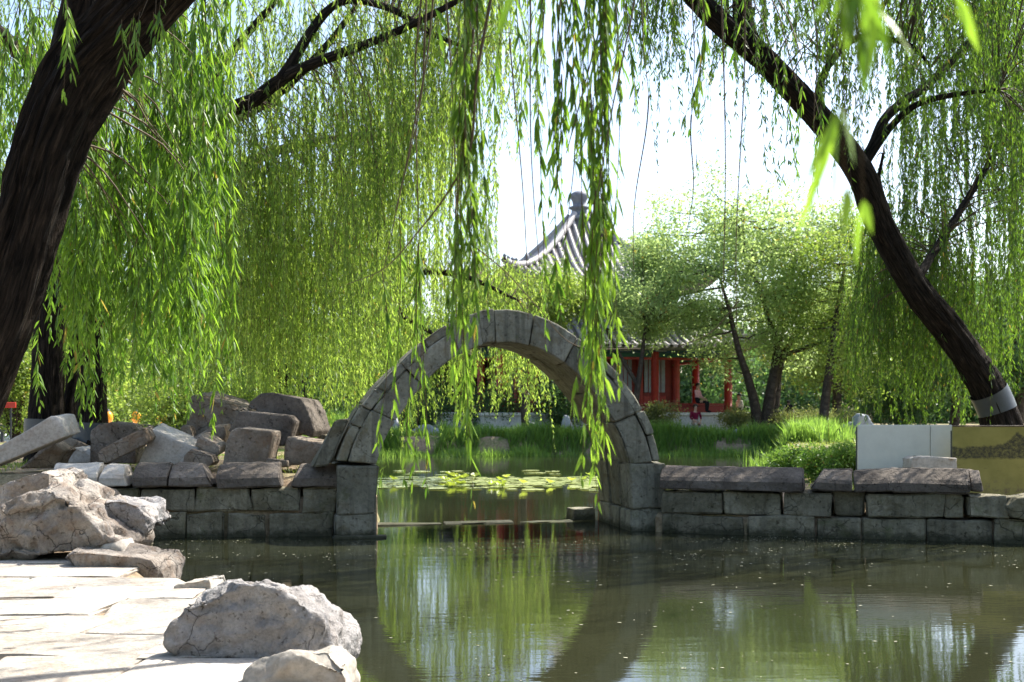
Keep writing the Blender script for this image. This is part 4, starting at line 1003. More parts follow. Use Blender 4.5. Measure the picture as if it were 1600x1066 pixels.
shrub('clipped hedge bush beside the slim leaning trunk', 57, 1275, 684, 46.0, 80, 38, 5500, 0.09, 0.035, M['leaf_hedge'])
shrub('low bush next to the tall scholar rock', 58, 1328, 684, 43.0, 60, 48, 4500, 0.09, 0.035, M['leaf_hedge'])
shrub('dark shrub seen through the arch before the red gallery', 59, 870, 688, 47, 110, 92, 9000, 0.10, 0.045, M['leaf_deep'], nb=26)
shrub('dark bank shrub under the drooping willow ends', 60, 760, 686, 47, 120, 70, 7000, 0.10, 0.045, M['leaf_deep'], nb=22)
shrub('bank shrub seen just inside the arch', 61, 660, 686, 48, 110, 70, 6000, 0.10, 0.045, M['leaf_deep'], nb=22)
for k, (px, D) in enumerate(((1195, 21.5), (1240, 20.5), (1285, 19.6), (1325, 19.0))):
    shrub(('thin herb clump at the end of the long coping slab', 'lush herb clump behind the long coping slab', 'lush herb clump behind the rounded coping stone', 'dark herb clump touching the white panel')[k], 65 + k, px, 735, D, 80, (38, 46, 52, 58)[k], 4600, 0.075, 0.028, M['reed'], 'herb clumps behind the long wall', nb=26)
# low red gallery seen through the arch
gal = empty('gallery', (-3.5, 57, 0.66)); tag(gal, 'low red walled gallery glimpsed through the arch', 'gallery')
box('wall', M['darkred'], (-4.2, 57, 1.9), (7.5, 0.3, 2.5), gal); box('plinth', M['marble'], (-4.2, 56.9, 0.55), (7.8, 0.6, 0.5), gal); box('roof', M['tilepan'], (-4.2, 57, 3.35), (8.2, 1.6, 0.3), gal)
for j in range(6): box('column', M['red'], (-7.6 + j * 1.4, 56.75, 1.9), (0.2, 0.2, 2.5), gal)

# ------------------------------------------------------------------ willows
def band(name, c, i0, i1, r, parent):
    V, Fc, uv = tube(c[i0:i1], r, 20); return link_mesh(name, mesh_np(name, V, Fc, uv=uv), M['plaster'], parent)

# A: the big leaning willow on the near bank
wa = empty('willow_tree', (-3.75, 7.0, 0.2)); tag(wa, 'huge dark leaning willow trunk on the path bank with overhanging boughs', 'tree', 'willows')
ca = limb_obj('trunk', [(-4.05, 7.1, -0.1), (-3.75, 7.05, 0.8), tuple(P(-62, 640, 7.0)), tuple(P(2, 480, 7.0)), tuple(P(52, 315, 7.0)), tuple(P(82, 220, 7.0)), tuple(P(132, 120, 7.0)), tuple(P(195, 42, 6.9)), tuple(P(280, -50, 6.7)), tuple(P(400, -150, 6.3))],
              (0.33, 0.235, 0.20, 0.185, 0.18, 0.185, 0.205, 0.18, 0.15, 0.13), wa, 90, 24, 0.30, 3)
la = [ca[120:]]
la.append(limb_obj('limb', px_path([(112, 160, 7.0), (112, 70, 7.0), (135, -60, 6.9), (120, -250, 6.6)]), (0.16, 0.125, 0.10, 0.08), wa, 16, 8, 0.14, 5))
la.append(limb_obj('limb', [tuple(P(400, -150, 6.3)), (-0.9, 5.4, 4.7), (0.4, 4.9, 4.55), (1.5, 4.7, 4.3), (2.6, 4.6, 3.95)], (0.17, 0.12, 0.09, 0.06, 0.03), wa, 12, 8, 0.1, 6))
la.append(limb_obj('limb', [tuple(P(330, -90, 6.5)), (-0.9, 7.5, 4.9), (0.4, 8.3, 5.3), (1.8, 9.0, 5.2)], (0.13, 0.10, 0.07, 0.03), wa, 12, 8, 0.1, 8))
la.append(limb_obj('limb', [tuple(P(130, -160, 6.7)), (-2.9, 8.0, 5.6), (-3.3, 9.4, 6.0), (-3.2, 10.6, 5.9)], (0.12, 0.09, 0.06, 0.03), wa, 12, 8, 0.1, 9))
W1 = Willow(101, fold=0.16); rng = W1.rng
def near(px, D, ytop, ybot, n, r=0.05, **kw):
    t = np.array([P(px, ytop, D)[:]]); L = (ybot - ytop) / F * D
    kk = dict(leafL=0.084, leafW=0.0125, spacing=0.021, sway=0.09, rad=0.0022, spread=0.06, bare=0.15, splay=(0.12, 0.6)); kk.update(kw)
    W1.bundle(t, n * 1.15, r * 0.4, L, 0.22, **kk); W1.feed(t, la, 0.010)
# single hanging ropes in front of the bridge
near(735, 4.3, -60, 560, 4, 0.05); near(722, 4.3, 150, 750, 5, 0.035); near(712, 4.5, 330, 700, 2, 0.04)
near(940, 4.4, -80, 590, 7, 0.06, tone=0.22); near(928, 4.4, 150, 785, 6, 0.05, tone=0.25); near(934, 4.35, 300, 720, 5, 0.05, tone=0.25); near(945, 4.5, 40, 480, 3, 0.05, tone=0.1)
near(872, 4.6, -60, 300, 3, 0.07); near(868, 4.6, 120, 500, 2, 0.05); near(895, 4.6, -60, 250, 3, 0.08, tone=0.08); near(848, 4.9, 60, 520, 1, 0.05)
near(618, 5.2, 330, 735, 2, 0.03); near(655, 5.4, 380, 745, 2, 0.02); near(600, 5.3, 420, 720, 1, 0.03, bare=0.3)
near(790, 5.0, -60, 190, 3, 0.14); near(830, 5.2, -80, 230, 3, 0.14); near(980, 5.4, -80, 140, 3, 0.10)
near(1095, 4.6, -60, 170, 2, 0.03, tone=0.1); near(1085, 4.7, 60, 190, 1, 0.03)
near(1250, 8.5, 150, 300, 3, 0.15); near(1215, 8.6, 110, 240, 3, 0.12); near(1280, 8.3, 180, 310, 2, 0.1); near(1130, 8.7, 0, 120, 2, 0.10)
near(885, 4.4, 240, 470, 1, 0.06)
# curtain beside the trunk
cts = scatter_px(rng, 30, 120, 325, -60, 300, 7.5, 9.6)
bot = 430 + 170 * rng.uniform(0, 1, 30) ** 0.7
W1.bundle(cts, 5.5, 0.11, (bot - (HOR - (cts[:, 2] - EYE) / cts[:, 1] * F)) / F * cts[:, 1], 0.35, leafL=0.11, leafW=0.0165, spacing=0.016, sway=0.15, spread=0.25, tone=0.03); W1.feed(cts, la, 0.012)
cts = scatter_px(rng, 13, 140, 330, 200, 400, 7.3, 8.6)
W1.bundle(cts, 5, 0.09, 0.75, 0.3, leafL=0.11, leafW=0.016, spacing=0.014, sway=0.10, spread=0.25, tone=0.08); W1.feed(cts, la, 0.010)
cts = scatter_px(rng, 9, -60, 80, -80, 60, 7.6, 9.5)
W1.bundle(cts, 5, 0.13, 1.3, 0.3, leafL=0.10, leafW=0.015, spacing=0.017, sway=0.15, tone=-0.12); W1.feed(cts, la, 0.012)
cts = scatter_px(rng, 5, 100, 260, -50, 40, 6.0, 6.6)
W1.bundle(cts, 3, 0.06, 0.45, 0.3, leafL=0.10, leafW=0.014, spacing=0.02, sway=0.05); W1.feed(cts, la, 0.008)
# crown overhead, out of the picture
cts = np.stack([rng.uniform(-5.5, 1.6, 46), rng.uniform(4.2, 10.5, 46), rng.uniform(4.9, 7.2, 46)], 1)
cts = cts[cts[:, 2] > 1.95 + cts[:, 1] * 0.37 + 0.9]
W1.bundle(cts, 5, 0.25, 1.0, 0.3, leafL=0.11, leafW=0.018, spacing=0.03, sway=0.15); W1.feed(cts, la, 0.014)
# long bare whips
for x, y0, y1, D in ((695, -20, 560, 4.4), (823, -40, 430, 4.5), (1128, -30, 480, 4.9), (1160, -30, 520, 4.8), (1010, 150, 420, 5.4), (800, 60, 500, 5.6), (1268, -30, 230, 5.0), (1085, 180, 360, 5.2)):
    a, b = P(x, y0, D), P(x + rng.uniform(-25, 25), y1, D); tt = np.linspace(0, 1, 14)[:, None]
    pt = np.array(a) * (1 - tt) + np.array(b) * tt; pt[:, 0] += 0.014 * np.sin(tt[:, 0] * rng.uniform(3, 6) + rng.uniform(0, 6)); W1.feed(pt[:1], la, 0.008)
    V, Fc, _ = tube(pt, np.linspace(0.0042, 0.0016, 14), 5); W1.stem.add(V, Fc)
for pts in ([(770, -20, 4.3), (745, 120, 4.3), (735, 230, 4.3), (700, 300, 4.35), (655, 360, 4.5), (600, 420, 4.8), (540, 445, 5.2)], [(735, 380, 4.4), (790, 425, 4.5), (840, 480, 4.6), (900, 540, 4.8), (1000, 545, 5.0)], [(1155, 470, 4.9), (1110, 520, 4.9), (1050, 545, 4.9)]):
    c = catmull(px_path(pts), 6); V, Fc, _ = tube(c, np.linspace(0.007 if pts[0][0] < 780 and pts[0][1] < 0 else 0.003, 0.0012, len(c)), 5); W1.stem.add(V, Fc)
W1.build(wa, M['leaf_near'])

# A2: the blurred twig close to the lens, hanging from the same overhead bough
tw = empty('willow_twig', (0.42, 1.25, 2.9)); tag(tw, 'blurred broad leaved willow twig dangling close overhead', 'twig')
W0 = Willow(7, fold=0.18)
for x, y0, y1, D, n in ((1350, -330, 60, 1.30, 5), (1335, -50, 330, 1.28, 2), (1322, 170, 300, 1.27, 1), (1500, -330, 20, 1.35, 1), (808, -420, -5, 1.6, 1)):
    t = np.array([P(x, y0, D)[:]]); W0.bundle(t, n, 0.008, (y1 - y0) / F * D, 0.1, leafL=0.10, leafW=0.0115, spacing=0.024, sway=0.012, rad=0.0012, spread=0.04, bare=0.25)
W0.build(tw, M['leaf_near'])

# B: the willows on the rubble bank (three trunks)
def bank_willow(label, trunk, r, limbs, seed, wrap=None):
    t = empty('willow_tree', Vector(trunk[0])); tag(t, label, 'tree', 'willows'); L = []
    c = limb_obj('trunk', trunk, r, t, 44, 16, 0.22, seed); L.append(c[len(c) // 3:])
    if wrap:
        k0 = int(np.argmin(np.abs(c[:, 2] - wrap[0]))); k1 = int(np.argmin(np.abs(c[:, 2] - wrap[1]))); rr = np.interp(k0 / len(c), np.linspace(0, 1, len(r)), r)
        band('plastic_wrap', c, k0, k1 + 1, rr * 1.07, t)
    for i, (pts, rr) in enumerate(limbs): L.append(limb_obj('limb', pts, rr, t, 12, 8, 0.12, seed + 5 + i))
    return t, L
DB = 19.0
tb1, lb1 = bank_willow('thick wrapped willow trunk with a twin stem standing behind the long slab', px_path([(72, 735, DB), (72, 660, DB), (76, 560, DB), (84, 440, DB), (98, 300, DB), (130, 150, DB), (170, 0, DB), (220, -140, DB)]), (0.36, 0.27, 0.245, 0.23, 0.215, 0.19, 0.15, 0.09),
    [(px_path([(95, 700, DB + .4), (112, 620, DB + .5), (120, 540, DB + .6), (150, 420, DB + .8), (210, 280, DB + 1.2), (330, 120, DB + 1.6), (450, -20, DB + 2)]), (0.15, 0.12, 0.11, 0.11, 0.10, 0.09, 0.05)),
     (px_path([(110, 250, DB), (60, 120, DB - 1), (-40, 20, DB - 2), (-160, -60, DB - 2.5)]), (0.16, 0.13, 0.1, 0.05))], 41, (1.02, 1.55))
tb2, lb2 = bank_willow('dark upright willow trunk with a wrapped foot beside the stained boulder', px_path([(141, 735, 18.4), (143, 660, 18.4), (147, 560, 18.4), (160, 430, 18.3), (190, 320, 18.1), (260, 225, 17.8), (340, 180, 17.5), (400, 155, 17.3)]), (0.30, 0.225, 0.205, 0.195, 0.165, 0.135, 0.115, 0.105),
    [(px_path([(395, 158, 17.3), (450, 118, 17.1), (520, 88, 16.9), (600, 58, 16.6), (690, 15, 16.3), (780, -40, 16)]), (0.105, 0.09, 0.075, 0.06, 0.045, 0.03)),
     (px_path([(215, 285, 18), (290, 240, 18.3), (360, 190, 18.6), (430, 150, 18.9), (520, 60, 19.5), (600, -60, 20)]), (0.11, 0.10, 0.09, 0.08, 0.06, 0.03)),
     (px_path([(350, 175, 17.5), (335, 110, 17.3), (320, 60, 17.2), (318, -40, 17.1)]), (0.06, 0.05, 0.045, 0.03)),
     (px_path([(440, 122, 17.1), (520, 10, 17.2), (600, 10, 17), (680, 55, 16.8), (730, 75, 16.8)]), (0.09, 0.06, 0.05, 0.04, 0.02)),
     (px_path([(300, 300, 18.8), (420, 240, 20), (540, 215, 21), (680, 215, 22)]), (0.09, 0.08, 0.06, 0.03))], 47, (1.02, 1.5))
WB = Willow(202); rng = WB.rng; lb = lb1 + lb2
def curtain(Wl, limbs, n, x0, x1, D0, D1, ytop, ybot, strands, r, power=1.0, maxL=4.5, minL=1.2, avoid=None, **kw):
    rng = Wl.rng; px = rng.uniform(x0, x1, n); D = rng.uniform(D0, D1, n)
    yb = ybot[0] + (ybot[1] - ybot[0]) * rng.uniform(0, 1, n) ** power
    L = rng.uniform(minL, maxL, n); yt = np.maximum(yb - L / D * F, ytop); 
    if avoid is not None:
        k = ~avoid(px, yb); px, D, yb, yt = px[k], D[k], yb[k], yt[k]
    z = EYE - (yt - HOR) / F * D; c = np.stack([(px - 800) / F * D, D, z], 1)
    L = (yb - yt) / F * D; ok = L > 0.4; c, L = c[ok], L[ok]
    Wl.bundle(c, strands, r, L, 0.4, **kw); Wl.feed(c, limbs, 0.012)
kwB = dict(leafL=0.115, leafW=0.021, spacing=0.024, sway=0.22, rad=0.003, spread=0.45)
curtain(WB, lb, 210, 180, 640, 16.0, 23, -220, (60, 640), 5, 0.16, 0.55, 4.5, 1.4, **kwB)
curtain(WB, lb, 90, 330, 580, 17.5, 23, -120, (430, 645), 5, 0.15, 0.6, 4.2, 1.6, **kwB)
curtain(WB, lb, 90, 560, 745, 16, 22, -220, (40, 470), 5, 0.16, 0.8, 3.6, 1.2, **kwB)
curtain(WB, lb, 26, 735, 840, 16, 20, -220, (10, 250), 4, 0.15, 1.0, 2.6, 1.0, **kwB)
curtain(WB, lb, 70, -120, 220, 17, 23, -220, (60, 560), 5, 0.18, 0.8, 4.2, 1.4, **kwB)
curtain(WB, lb, 60, -100, 760, 15, 24, -620, (-380, -60), 5, 0.22, 1.0, 3.5, 1.2, **{**kwB, 'spacing': 0.05})
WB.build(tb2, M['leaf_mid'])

# C: willow on the left shore beyond the bridge, seen around and through the arch
tc, lc = bank_willow('willow on the shore beyond the arch trailing yellow green curtains', [(-6.6, 29.5, 0.5)] + px_path([(425, 640, 29.5), (440, 560, 29.3), (470, 470, 29), (520, 380, 28.6), (580, 300, 28.2), (650, 230, 28)]), (0.36, 0.3, 0.27, 0.24, 0.2, 0.15, 0.07),
    [(px_path([(500, 470, 29), (530, 478, 28), (560, 492, 27.6), (580, 505, 27.5)]), (0.12, 0.11, 0.08, 0.04)), (px_path([(590, 470, 28), (640, 500, 27.5), (700, 535, 27), (740, 560, 27)]), (0.07, 0.06, 0.05, 0.03)),
     (px_path([(520, 385, 28.6), (620, 420, 28), (720, 430, 27.5), (810, 470, 27)]), (0.12, 0.10, 0.07, 0.03)), (px_path([(460, 480, 29), (400, 400, 29.5), (340, 330, 30)]), (0.14, 0.1, 0.05))], 61)
WC = Willow(303); kwC = dict(leafL=0.13, leafW=0.028, spacing=0.034, sway=0.25, rad=0.004, spread=0.4, tone=0.08)
curtain(WC, lc, 90, 560, 850, 26, 32, 395, (480, 668), 6, 0.20, 0.7, 3.6, 1.2, **kwC)
curtain(WC, lc, 100, 330, 640, 26, 33, 180, (420, 655), 6, 0.22, 0.6, 4.2, 1.5, **kwC)
curtain(WC, lc, 60, 520, 760, 26, 32, 130, (260, 470), 5, 0.22, 0.9, 3.4, 1.2, **kwC)
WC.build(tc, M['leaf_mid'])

# D: leaning willow on the right bank
DD = 17.2
td, ld = bank_willow('dark willow leaning far over the water behind the picture board', [tuple(P(1590, 775, DD + .1))] + px_path([(1572, 690, DD), (1548, 618, DD), (1490, 525, DD - .2), (1428, 445, DD - .5), (1378, 355, DD - .8), (1345, 270, DD - 1.2), (1280, 185, DD - 1.6), (1200, 100, DD - 2.0), (1125, 35, DD - 2.4), (1050, -40, DD - 2.8)]),
    (0.36, 0.29, 0.245, 0.22, 0.20, 0.19, 0.18, 0.17, 0.155, 0.14, 0.11),
    [(px_path([(1172, 75, DD - 2.2), (1160, 20, DD - 2.2), (1165, -60, DD - 2.2), (1200, -200, DD - 2)]), (0.15, 0.13, 0.11, 0.06)),
     (px_path([(1336, 268, DD - 1.2), (1362, 232, DD - 1.15), (1380, 190, DD - 1.0), (1410, 160, DD - .8), (1450, 132, DD - .6), (1520, 60, DD), (1600, -40, DD + .6)]), (0.085, 0.075, 0.07, 0.065, 0.06, 0.05, 0.03)),
     (px_path([(1340, 275, DD - 1.2), (1372, 225, DD - 1.2), (1395, 195, DD - 1.2), (1430, 165, DD - 1.4), (1480, 150, DD - 1.6), (1560, 140, DD - 2)]), (0.06, 0.055, 0.05, 0.045, 0.04, 0.02)),
     (px_path([(1272, 180, DD - 1.6), (1290, 110, DD - 1.6), (1340, 60, DD - 1.4), (1420, 70, DD - 1.2), (1455, 105, DD - 1.1)]), (0.06, 0.05, 0.045, 0.035, 0.02)),
     (px_path([(1430, 440, DD - .5), (1500, 330, DD + .8), (1580, 200, DD + 1.8), (1680, 40, DD + 2.5)]), (0.07, 0.055, 0.045, 0.03)),
     (px_path([(1378, 350, DD - .8), (1372, 290, DD - .6), (1380, 240, DD - .5)]), (0.04, 0.03, 0.02)),
     (px_path([(1520, 570, DD), (1440, 470, DD + 1.4), (1390, 420, DD + 2.4)]), (0.12, 0.09, 0.05))], 71)
k0 = None
cD = catmull([tuple(P(1590, 775, DD + .1))] + px_path([(1572, 690, DD), (1548, 618, DD), (1490, 525, DD - .2)]), 12)
sel = [i for i in range(len(cD)) if 1.62 < cD[i][2] < 2.02]
if len(sel) > 1: band('plastic_wrap', cD, sel[0], sel[-1] + 1, 0.285, td)
WD = Willow(404); kwD = dict(leafL=0.11, leafW=0.020, spacing=0.023, sway=0.20, rad=0.003, spread=0.4)
curtain(WD, ld, 62, 1390, 1580, 17.8, 22, -220, (60, 640), 5, 0.16, 0.6, 4.0, 1.3, **kwD)
curtain(WD, ld, 34, 1420, 1560, 14.5, 16.5, -220, (0, 260), 5, 0.16, 0.7, 3.0, 1.0, **kwD)
curtain(WD, ld, 60, 1400, 1700, 17.2, 20.5, -260, (20, 330), 6, 0.18, 0.8, 3.2, 1.2, **kwD)
curtain(WD, ld, 60, 1560, 1700, 14.0, 20, -220, (60, 600), 5, 0.16, 0.6, 4.0, 1.3, **kwD)
curtain(WD, ld, 90, 1330, 1560, 17, 22, 160, (470, 655), 5, 0.16, 0.7, 2.8, 1.0, **kwD)
curtain(WD, ld, 84, 960, 1330, 13.6, 16.5, -200, (-40, 150), 4, 0.15, 0.8, 1.8, 0.8, **kwD)
curtain(WD, ld, 24, 1000, 1340, 13.6, 16.5, -150, (120, 330), 2, 0.10, 1.0, 2.4, 1.0, **{**kwD, 'bare': 0.4})
curtain(WD, ld, 26, 1290, 1420, 14.5, 17, -150, (40, 260), 3, 0.14, 0.8, 2.2, 0.8, **kwD)
curtain(WD, ld, 66, 930, 1750, 12.5, 20, -640, (-420, -60), 5, 0.22, 1.0, 3.2, 1.2, **{**kwD, 'spacing': 0.05})
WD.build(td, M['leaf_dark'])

# ================================================================== REEDS, GRASS, LILIES, FLUFF
def blades(name, label, pts, h, w_, mat, seed, lean=0.25, cat='reeds', kind='stuff'):
    rng = np.random.default_rng(seed); n = len(pts); th = rng.uniform(0, 6.28, n); side = np.stack([np.cos(th), np.sin(th), np.zeros(n)], 1)
    h = h * rng.uniform(0.5, 1.15, n) * (0.85 + 0.75 * np.array([mnoise.noise(Vector((q_[0] * 0.9, q_[1] * 0.9, seed * 3.1))) for q_ in pts])); ln = rng.normal(0, lean, (n, 2)); up = np.stack([ln[:, 0], ln[:, 1], np.ones(n)], 1)
    m = pts + up * h[:, None] * 0.55 ; t = pts + up * h[:, None] + np.stack([ln[:, 0], ln[:, 1], -np.abs(ln[:, 0]) * 0.6], 1) * h[:, None] * 0.5
    w_ = w_ * rng.uniform(.7, 1.3, n)[:, None]
    V = np.stack([pts - side * w_ / 2, pts + side * w_ / 2, m + side * w_ * .45, t, m - side * w_ * .45], 1).reshape(-1, 3); b = np.arange(n)[:, None] * 5
    Fc = (b[:, None, :] + np.array([[0, 1, 2], [0, 2, 4], [4, 2, 3]])[None]).reshape(-1, 3)
    ac = Acc(); ac.add(V, Fc, a=np.repeat(rng.beta(2, 2.4, n), 5)); o = ac.build(name, mat, smooth=False); tag(o, label, cat, kind=kind); return o
def ground_pts(x, y, dz=-0.02): return np.stack([x, y, np.maximum(height(x, y), -0.25) + dz], 1)
rng = np.random.default_rng(500)
x = rng.uniform(-12, 12, 42000); y = 43.2 + 0.7 * np.sin(x * 0.45) + 0.03 * np.abs(x) + rng.normal(-0.3, 0.75, 42000)
cl = np.array([mnoise.noise(Vector((a * 0.5, b * 0.5, 2.0))) for a, b in zip(x, y)]); k = cl > -0.28
blades('reeds', 'band of green reeds standing along the far water edge', ground_pts(x[k], y[k]), 0.6, 0.03, M['reed'], 1, 0.2)
y = rng.uniform(34, 43, 9000); x = lerp_pts(y, SH_R) + rng.normal(0.5, 0.6, 9000)
blades('reeds', 'reeds following the water edge behind the long wall', ground_pts(x, y), 0.7, 0.03, M['reed'], 2, 0.2)
y = rng.uniform(24, 43, 9000); x = -2.5 - (y - 17.3) * 0.15 + rng.normal(-0.3, 0.35, 9000)
blades('reeds', 'reeds on the willow shore beyond the rubble bank', ground_pts(x, y), 0.7, 0.03, M['reed'], 3, 0.2)
x = rng.uniform(-8.5, -2.3, 9000); y = rng.uniform(15.9, 23, 9000); cl = np.array([mnoise.noise(Vector((a * 1.1, b * 1.1, 9.0))) for a, b in zip(x, y)]); k = cl > 0.05
blades('grass', 'thin grass growing among the rubble blocks', ground_pts(x[k], y[k]), 0.13, 0.012, M['grass'], 4, 0.4, 'grass')
x = rng.uniform(4.5, 14, 16000); y = rng.uniform(17, 42, 16000); k = height(x, y) > 0.3
blades('grass', 'sunlit long grass on the bank behind the panels', ground_pts(x[k], y[k]), 0.18, 0.015, M['grass'], 5, 0.35, 'grass')
x = rng.uniform(-14, 16, 16000); y = rng.uniform(44.5, 53, 16000)
blades('grass', 'short grass on the pavilion shore', ground_pts(x, y), 0.22, 0.03, M['grass'], 6, 0.35, 'grass')

def pad_mesh(r, seed, cup=0.0):
    rr = random.Random(seed); n = 14; V = [(0, 0, 0.006 - cup * 0.4)]
    for i in range(n):
        a = 0.25 + i / (n - 1) * (2 * math.pi - 0.5); q = r * (1 + rr.uniform(-.08, .08)); V.append((math.cos(a) * q, math.sin(a) * q, 0.008 + cup * rr.uniform(.4, 1.0) + rr.uniform(0, .008)))
    me = mesh_py('lily_pad', V, [(0, i, i + 1) for i in range(1, n)]); at = me.attributes.new('rnd', 'FLOAT', 'POINT'); at.data.foreach_set('value', [rr.uniform(.2, 1)] * len(V)); return me
pads = [pad_mesh(0.20, 40 + i) for i in range(5)]
for m_ in pads: m_.materials.append(M['lily'])
up_ = [pad_mesh(0.11, 60 + i, 0.05) for i in range(3)]
for m_ in up_: m_.materials.append(M['lotus'])
rl = random.Random(8); cnt = 0
for i in range(290):
    D = rl.triangular(23.6, 32.0, 26.6); px = rl.uniform(590, 935)
    if D > 28.5 and rl.random() < 0.75: continue
    p = P(px, 700, D); o = bpy.data.objects.new('lily_pad', pads[i % 5]); COL.objects.link(o); s_ = rl.uniform(.5, 1.35)
    o.location = (p.x, p.y, 0.004 + 0.0004 * (i % 12)); o.rotation_euler = (0, 0, rl.uniform(0, 6.28)); o.scale = (s_, s_, 1)
    tag(o, 'flat lily pad floating on the pond beyond the arch', 'lily pad', 'lily pads beyond the arch')
for i in range(26):
    D = rl.uniform(24.5, 28.5); px = rl.choice((rl.uniform(600, 930), rl.gauss(782, 10), rl.gauss(712, 10)))
    p = P(px, 700, D); t = empty('lotus_leaf', (p.x, p.y, 0)); tag(t, 'young yellow green lotus leaf raised above the lily pads', 'lotus leaf', 'young lotus leaves among the pads')
    hz = rl.uniform(0.03, 0.12); o = bpy.data.objects.new('blade', up_[i % 3]); COL.objects.link(o); o.parent = t; o.location = (0, 0, hz); o.rotation_euler = (rl.uniform(-.3, .3), rl.uniform(-.3, .3), rl.uniform(0, 6))
    V, Fc, _ = tube(np.array([(p.x, p.y, -0.3), (p.x, p.y, hz)]), 0.006, 5); link_mesh('stalk', mesh_np('stalk', V, Fc), M['lotus'], t)
# willow fluff and specks drifting on the surface
n = 6000; rng = np.random.default_rng(600)
y = np.concatenate([rng.uniform(6.5, 15.2, 1100), 15.3 - np.abs(rng.normal(0, 1.5, 4900))]); x = (rng.uniform(180, 1640, n) - 800) / F * y
cl = np.array([fbm(Vector((a * 0.55, b * 1.1, 4.0)), 3) for a, b in zip(x, y)]); k = (cl > rng.uniform(-0.22, 0.6, n)) & (x > lerp_pts(y, SH_L)) & (y < wall_y(x) - 0.05)
x, y = x[k], y[k]; n = len(x); th = rng.uniform(0, 3.14, n); r = np.minimum(rng.gamma(1.2, 0.004, n), 0.014)[:, None] + 0.0025
c = np.stack([x, y, np.full(n, 0.004)], 1); a = np.stack([np.cos(th), np.sin(th), np.zeros(n)], 1); b_ = np.stack([-np.sin(th), np.cos(th), np.zeros(n)], 1)
V = np.stack([c + a * r * 1.5, c + b_ * r * .7, c - a * r * 1.2, c - b_ * r * .8], 1).reshape(-1, 3)
fl = link_mesh('floating_fluff', mesh_np('floating_fluff', V, np.arange(n * 4).reshape(-1, 4)), M['scum'], smooth=False); tag(fl, 'pale specks of willow fluff drifting on the near water', 'fluff', kind='stuff')

# ================================================================== RAILING, BUOYS, SIGN
fence = empty('railing', P(250, 690, 31)); tag(fence, 'dark metal railing along the plaza behind the willow trunks', 'railing'); zr = EYE - (666 - HOR) / F * 31
a, b = P(-80, 666, 31), P(420, 666, 31)
for z_ in (zr, zr - 0.12, 0.72): box('rail', M['metal'], ((a.x + b.x) / 2, 31, z_), (b.x - a.x, 0.07, 0.07 if z_ != zr else 0.09), fence)
for i in range(13):
    xx = a.x + (b.x - a.x) * i / 12; box('post', M['metal'], (xx, 31.002, 0.85), (0.075, 0.075, zr - 0.35), fence)
plaza = box('pavement', M['marble'], (-19.5, 39, 0.80), (19, 14, 0.05), None); tag(plaza, 'pale sunlit pavement beyond the railing', 'pavement', kind='structure')
for k, (px, lab) in enumerate(((169, 'orange globe lamp beside the dark upright trunk'), (213, 'orange globe lamp behind the small tilted slab'), (253, 'orange globe lamp next to the walking visitor'))):
    p = P(px, 652, 33); t = empty('post_lamp', (p.x, 33, 0.8)); tag(t, lab, 'lamp', 'orange globe lamps beyond the railing')
    V, Fc, _ = tube(np.array([(p.x, 33, p.z + z_) for z_ in (-.17, -.15, -.05, .08, .15, .17)]), np.array([.05, .10, .14, .13, .08, .03]), 12); link_mesh('globe', mesh_np('globe', V, Fc), M['orange'], t)
    V, Fc, _ = tube(np.array([(p.x, 33, 0.8), (p.x, 33, p.z - .15)]), 0.04, 8); link_mesh('post', mesh_np('post', V, Fc), M['metal'], t)
    V, Fc, _ = tube(np.array([(p.x, 33, p.z + .16), (p.x, 33, p.z + .24)]), np.array([.06, .02]), 8); link_mesh('cap', mesh_np('cap', V, Fc), M['metal'], t)
p = P(16, 633, 22); sg = empty('notice_sign', (p.x, 22, 0.8)); tag(sg, 'small red notice on a thin post beyond the bowed trunk', 'sign')
box('plate', M['signred'], (p.x, 22, p.z), (0.22, 0.03, 0.11), sg); box('post', M['metal'], (p.x, 22.03, (p.z + 0.7) / 2), (0.03, 0.03, p.z - 0.7), sg)

